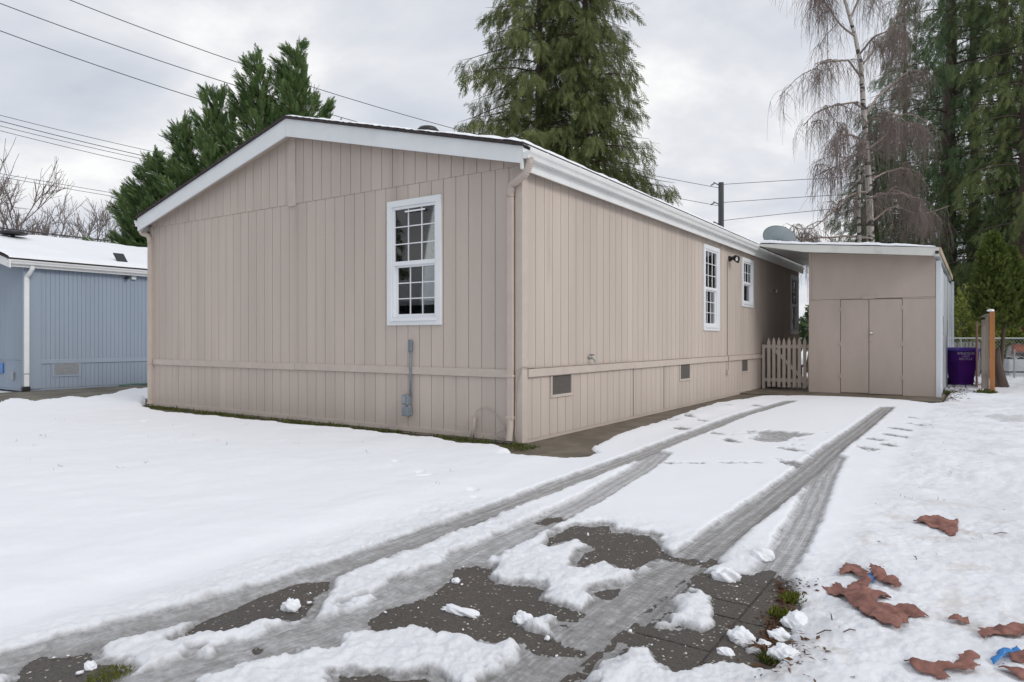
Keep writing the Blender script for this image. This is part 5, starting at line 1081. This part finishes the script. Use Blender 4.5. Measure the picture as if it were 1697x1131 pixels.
for i, (u, v, l, a, lb) in enumerate(((1378, 1030, .10, 1.2, 'thin dark twig in the snow left of the large brown cloth'), (1367, 1053, .09, .4, 'dark twig lying in the snow below the large brown cloth'), (1408, 1057, .06, .3, 'short dark twig below the tail of the large brown cloth'), (1517, 928, .05, 1.3, 'short twig standing in the snow between the cloth pieces'), (1660, 887, .10, .05, 'thin dark twig in the snow right of the far cloth'))):
    d = at(u, v, 1)-CAM; t = (.04-CAM[2])/d[2]; p = CAM+d*t; z = snow_z(p[0], p[1])+.004; dv = RT*math.cos(a)*l+FW*math.sin(a)*l
    o = MB().tube([tuple(np.r_[p[:2], z]-dv*.5), tuple(np.r_[p[:2], z+.008]), tuple(np.r_[p[:2], z]+dv*.5)], [.0022, .003, .0015], 5).build('twig', M['bark']); tag(o, lb, 'twig')

# torn cloth on the snow: outlines in metres
CL_c1=[(4.102,-1.517),(4.168,-1.340),(4.255,-1.338),(4.308,-1.378),(4.347,-1.332),(4.355,-1.575),(4.334,-1.738),(4.250,-1.629),(4.162,-1.549)]
CL_c2=[(3.853,-2.827),(3.870,-2.708),(3.924,-2.719),(3.985,-2.817),(4.006,-2.922),(3.964,-2.918),(3.909,-2.857),(3.870,-2.906)]
CL_c3=[(3.980,-2.705),(4.024,-2.711),(4.078,-2.841),(4.136,-2.887),(4.155,-2.964),(4.134,-3.018),(4.091,-2.968),(4.048,-2.936),(4.009,-2.834)]
CL_c4=[(3.832,-3.183),(3.874,-3.174),(3.881,-3.049),(3.942,-3.205),(3.943,-3.027),(3.981,-2.939),(4.028,-2.928),(4.022,-3.055),(3.996,-3.168),(4.047,-3.162),(4.102,-3.134),(4.134,-3.219),(4.085,-3.287),(4.084,-3.339),(4.170,-3.297),(4.239,-3.291),(4.287,-3.345),(4.246,-3.396),(4.207,-3.384),(4.218,-3.533),(4.196,-3.604),(4.140,-3.586),(4.051,-3.498),(3.974,-3.371),(3.938,-3.299),(3.894,-3.265)]
CL_c5=[(4.355,-3.360),(4.379,-3.283),(4.406,-3.303),(4.427,-3.281),(4.431,-3.330),(4.396,-3.362)]
CL_c6=[(4.463,-3.450),(4.490,-3.363),(4.551,-3.307),(4.624,-3.236),(4.663,-3.252),(4.619,-3.365),(4.587,-3.425),(4.548,-3.425),(4.509,-3.452),(4.479,-3.492)]
CL_c7=[(4.233,-3.890),(4.259,-3.850),(4.305,-3.881),(4.359,-3.838),(4.393,-3.854),(4.404,-3.758),(4.431,-3.704),(4.468,-3.714),(4.445,-3.775),(4.456,-3.833),(4.468,-3.840),(4.424,-3.891),(4.388,-3.889),(4.352,-3.903),(4.381,-3.941),(4.354,-3.959),(4.317,-3.937),(4.270,-3.931)]
CL_c8=[(4.522,-3.772),(4.535,-3.741),(4.601,-3.745),(4.631,-3.816),(4.581,-3.826)]
CL_c9=[(4.555,-3.655),(4.590,-3.591),(4.646,-3.553),(4.641,-3.642),(4.568,-3.702)]
CL_b1=[(3.987,-2.859),(4.001,-2.806),(4.027,-2.897),(4.028,-2.970),(4.002,-2.956)]
CL_b2=[(4.496,-3.712),(4.524,-3.641),(4.583,-3.542),(4.595,-3.570),(4.561,-3.628),(4.533,-3.693),(4.505,-3.745)]
def cloth(name, P, label, m, seed, amp=.022, cat='cloth', group=None, fold=20):
    r = np.random.default_rng(seed); bm = bmesh.new()
    P = np.array(P); D = []                                    # ragged outline
    for a, b in zip(P, np.roll(P, -1, 0)):
        k = max(2, int(np.linalg.norm(b-a)/.014))
        for i in range(k):
            D.append(a+(b-a)*i/k+(r.normal(0, .0045, 2) if i else 0))
    vs_ = [bm.verts.new((x, y, 0)) for x, y in D]; f = bm.faces.new(vs_); bmesh.ops.triangulate(bm, faces=[f])
    for _ in range(4):
        long_ = [e for e in bm.edges if e.calc_length() > .016]
        if long_: bmesh.ops.subdivide_edges(bm, edges=long_, cuts=1); bmesh.ops.triangulate(bm, faces=bm.faces[:])
    bmesh.ops.beautify_fill(bm, faces=bm.faces[:], edges=bm.edges[:])
    c = P.mean(0); ang = r.uniform(0, math.pi); ca, sa = math.cos(ang), math.sin(ang)
    X = np.array([v.co.x for v in bm.verts]); Y = np.array([v.co.y for v in bm.verts]); S = np.maximum(0, snow_field(X, Y)[0])
    w = fbm(X*4, Y*4, seed); ph = ((X-c[0])*ca+(Y-c[1])*sa)*fold+w*5.0
    edge = -poly_sd(X, Y, P); tri = lambda q_: np.abs(((q_/math.pi) % 1)*2-1)**.9; ph2 = (-(X-c[0])*sa+(Y-c[1])*ca)*fold*.7+fbm(X*7, Y*7, seed+9)*6
    crum = tri(ph)*amp*.8+tri(ph2)*amp*.45*sst(-.1, .3, fbm(X*4, Y*4, seed+2))+np.abs(fbm(X*26, Y*26, seed+3))*amp*.15+.016*sst(.022, .0, edge)*sst(.05, .35, fbm(X*8, Y*8, seed+12))
    Z = S+.003+crum*(.55+.45*np.clip(edge/.02, 0, 1))
    for v, z in zip(bm.verts, Z): v.co.z = z
    bmesh.ops.recalc_face_normals(bm, faces=bm.faces[:])
    for f in bm.faces:
        if f.normal.z < 0: f.normal_flip()
        f.smooth = True
    me = bpy.data.meshes.new(name); bm.to_mesh(me); bm.free(); me.materials.append(m); o = link(bpy.data.objects.new(name, me)); s = o.modifiers.new('thickness', 'SOLIDIFY'); s.thickness = .0025; s.offset = -1
    return tag(o, label, cat, group)
cg = 'torn brown cloth pieces on the snow'
for P, lb, sd_ in ((CL_c1, 'brown cloth scrap lying alone farthest up the right-hand snow', 1), (CL_c2, 'small crumpled brown cloth left of the small blue scrap', 2), (CL_c3, 'brown cloth strip right of the small blue scrap', 3), (CL_c4, 'largest brown cloth spread over the snow below the small blue scrap', 4),
                   (CL_c5, 'tiny brown cloth scrap between the large cloth and the right edge', 5), (CL_c6, 'brown cloth roll at the right picture edge above the blue strip', 6), (CL_c7, 'twisted brown cloth strip at the bottom picture edge', 7), (CL_c8, 'brown cloth in the lower right corner of the picture', 8), (CL_c9, 'brown cloth directly right of the long blue strip', 9)):
    cloth('torn_cloth', P, lb, M['cloth'], sd_, amp=.036 if sd_ in (2, 3, 7) else .032, group=cg)
cloth('blue_scrap', CL_b1, 'small bright blue plastic scrap between brown cloth pieces', M['bluecloth'], 11, .02, 'plastic scrap'); cloth('blue_scrap', CL_b2, 'long bright blue plastic strip near the lower right corner', M['bluecloth'], 12, .03, 'plastic scrap')
# loose snow lumps on the bare paving
for i, (u, v, a, b, c, lb) in enumerate(((483, 1009, .045, .04, .04, 'snow lump alone on the bare asphalt at left'), (765, 1016, .085, .03, .022, 'flat snow crust in the middle of the bare asphalt'), (755, 966, .02, .018, .02, 'tiny snow lump at the upper edge of the bare asphalt'), (866, 1030, .045, .035, .035, 'snow lump left of the low snow ridge on the asphalt'),
                                          (1203, 962, .065, .05, .055, 'round snow lump at the upper corner of the paving slabs'), (1203, 1086, .032, .025, .022, 'snow lump on the paving slab beside the joint'), (150, 1108, .022, .02, .02, 'small snow lump on the asphalt in the lower left corner'), (1228, 1065, .05, .045, .045, 'snow lump at the tip of the snow tongue on the slabs'),
                                          (1290, 1060, .04, .04, .035, 'snow lump among the dead leaves beside the slabs'), (1268, 1072, .028, .025, .022, 'small snow lump among the dead leaves'), (1318, 1040, .05, .05, .045, 'snow lump right of the middle moss tuft'), (1300, 1100, .05, .045, .04, 'snow lump below the dead leaves'), (1262, 930, .06, .045, .05, 'snow lump between the two right tyre tracks'))):
    d = at(u, v, 1)-CAM; t = -CAM[2]/d[2]; p = CAM+d*t; tag(lump('snow_lump', (p[0], p[1], max(.0, snow_z(p[0], p[1])-.01)), (a, b, c*1.1), 5+i, M['roofsnow'], amp=.5), lb, 'snow lump', 'loose snow lumps on the paving')

# grass tips poking through the lawn snow
r = np.random.default_rng(99); cx = np.c_[r.uniform(-7, 1, 26), r.uniform(-4.2, -.9, 26)]; cx = np.r_[cx, np.c_[r.uniform(3.9, 6.5, 30), r.uniform(-3.5, 7, 30)]]
P_ = np.concatenate([c+r.normal(0, .03, (r.integers(2, 6), 2)) for c in cx]); n = len(P_); z = np.maximum(0, snow_field(P_[:, 0], P_[:, 1])[0])-.006
V, A = place([bl*np.array([1, .45, 1])], np.c_[P_, z], np.c_[r.normal(0, .8, n), r.normal(0, .8, n), np.ones(n)*.8], r.uniform(.02, .055, n), r)
tag(crown('grass_tips', V, A, M['litter'], None), 'sparse brown grass tips poking through the snow', 'grass', kind='stuff')

# crumbs of snow scattered over the bare paving
r = np.random.default_rng(101); Pc = np.concatenate([inpoly(P, k, r) for P, k in ((P1, 60), (P2, 32), (P3, 46), (P4, 20), (P5, 12))]); n = len(Pc)
bm = bmesh.new(); bmesh.ops.create_icosphere(bm, subdivisions=1, radius=1); bv = np.array([v.co for v in bm.verts]); bf = np.array([[v.index for v in f.verts] for f in bm.faces]); bm.free()
edge = np.max([-poly_sd(Pc[:, 0], Pc[:, 1], P) for P in (P1, P2, P3, P4, P5)], 0); keep = r.random(n) < np.exp(-edge/.05)+.12; Pc = Pc[keep]; n = len(Pc)
sz = r.uniform(.002, .006, n)*np.where(r.random(n) < .12, 1.9, 1); V = bv[None]*(1+.35*r.normal(size=(n, len(bv), 1)))*sz[:, None, None]*r.uniform(.6, 1.5, (n, 1, 3))*np.array([1, 1, .6])+np.c_[Pc, .006+sz*.3][:, None]
F = (bf[None]+(np.arange(n)*len(bv))[:, None, None]).reshape(-1, 3)
tag(npmesh('snow_crumbs', V.reshape(-1, 3), F, M['roofsnow'], smooth=True), 'tiny snow crumbs scattered over the bare paving', 'snow', kind='stuff')
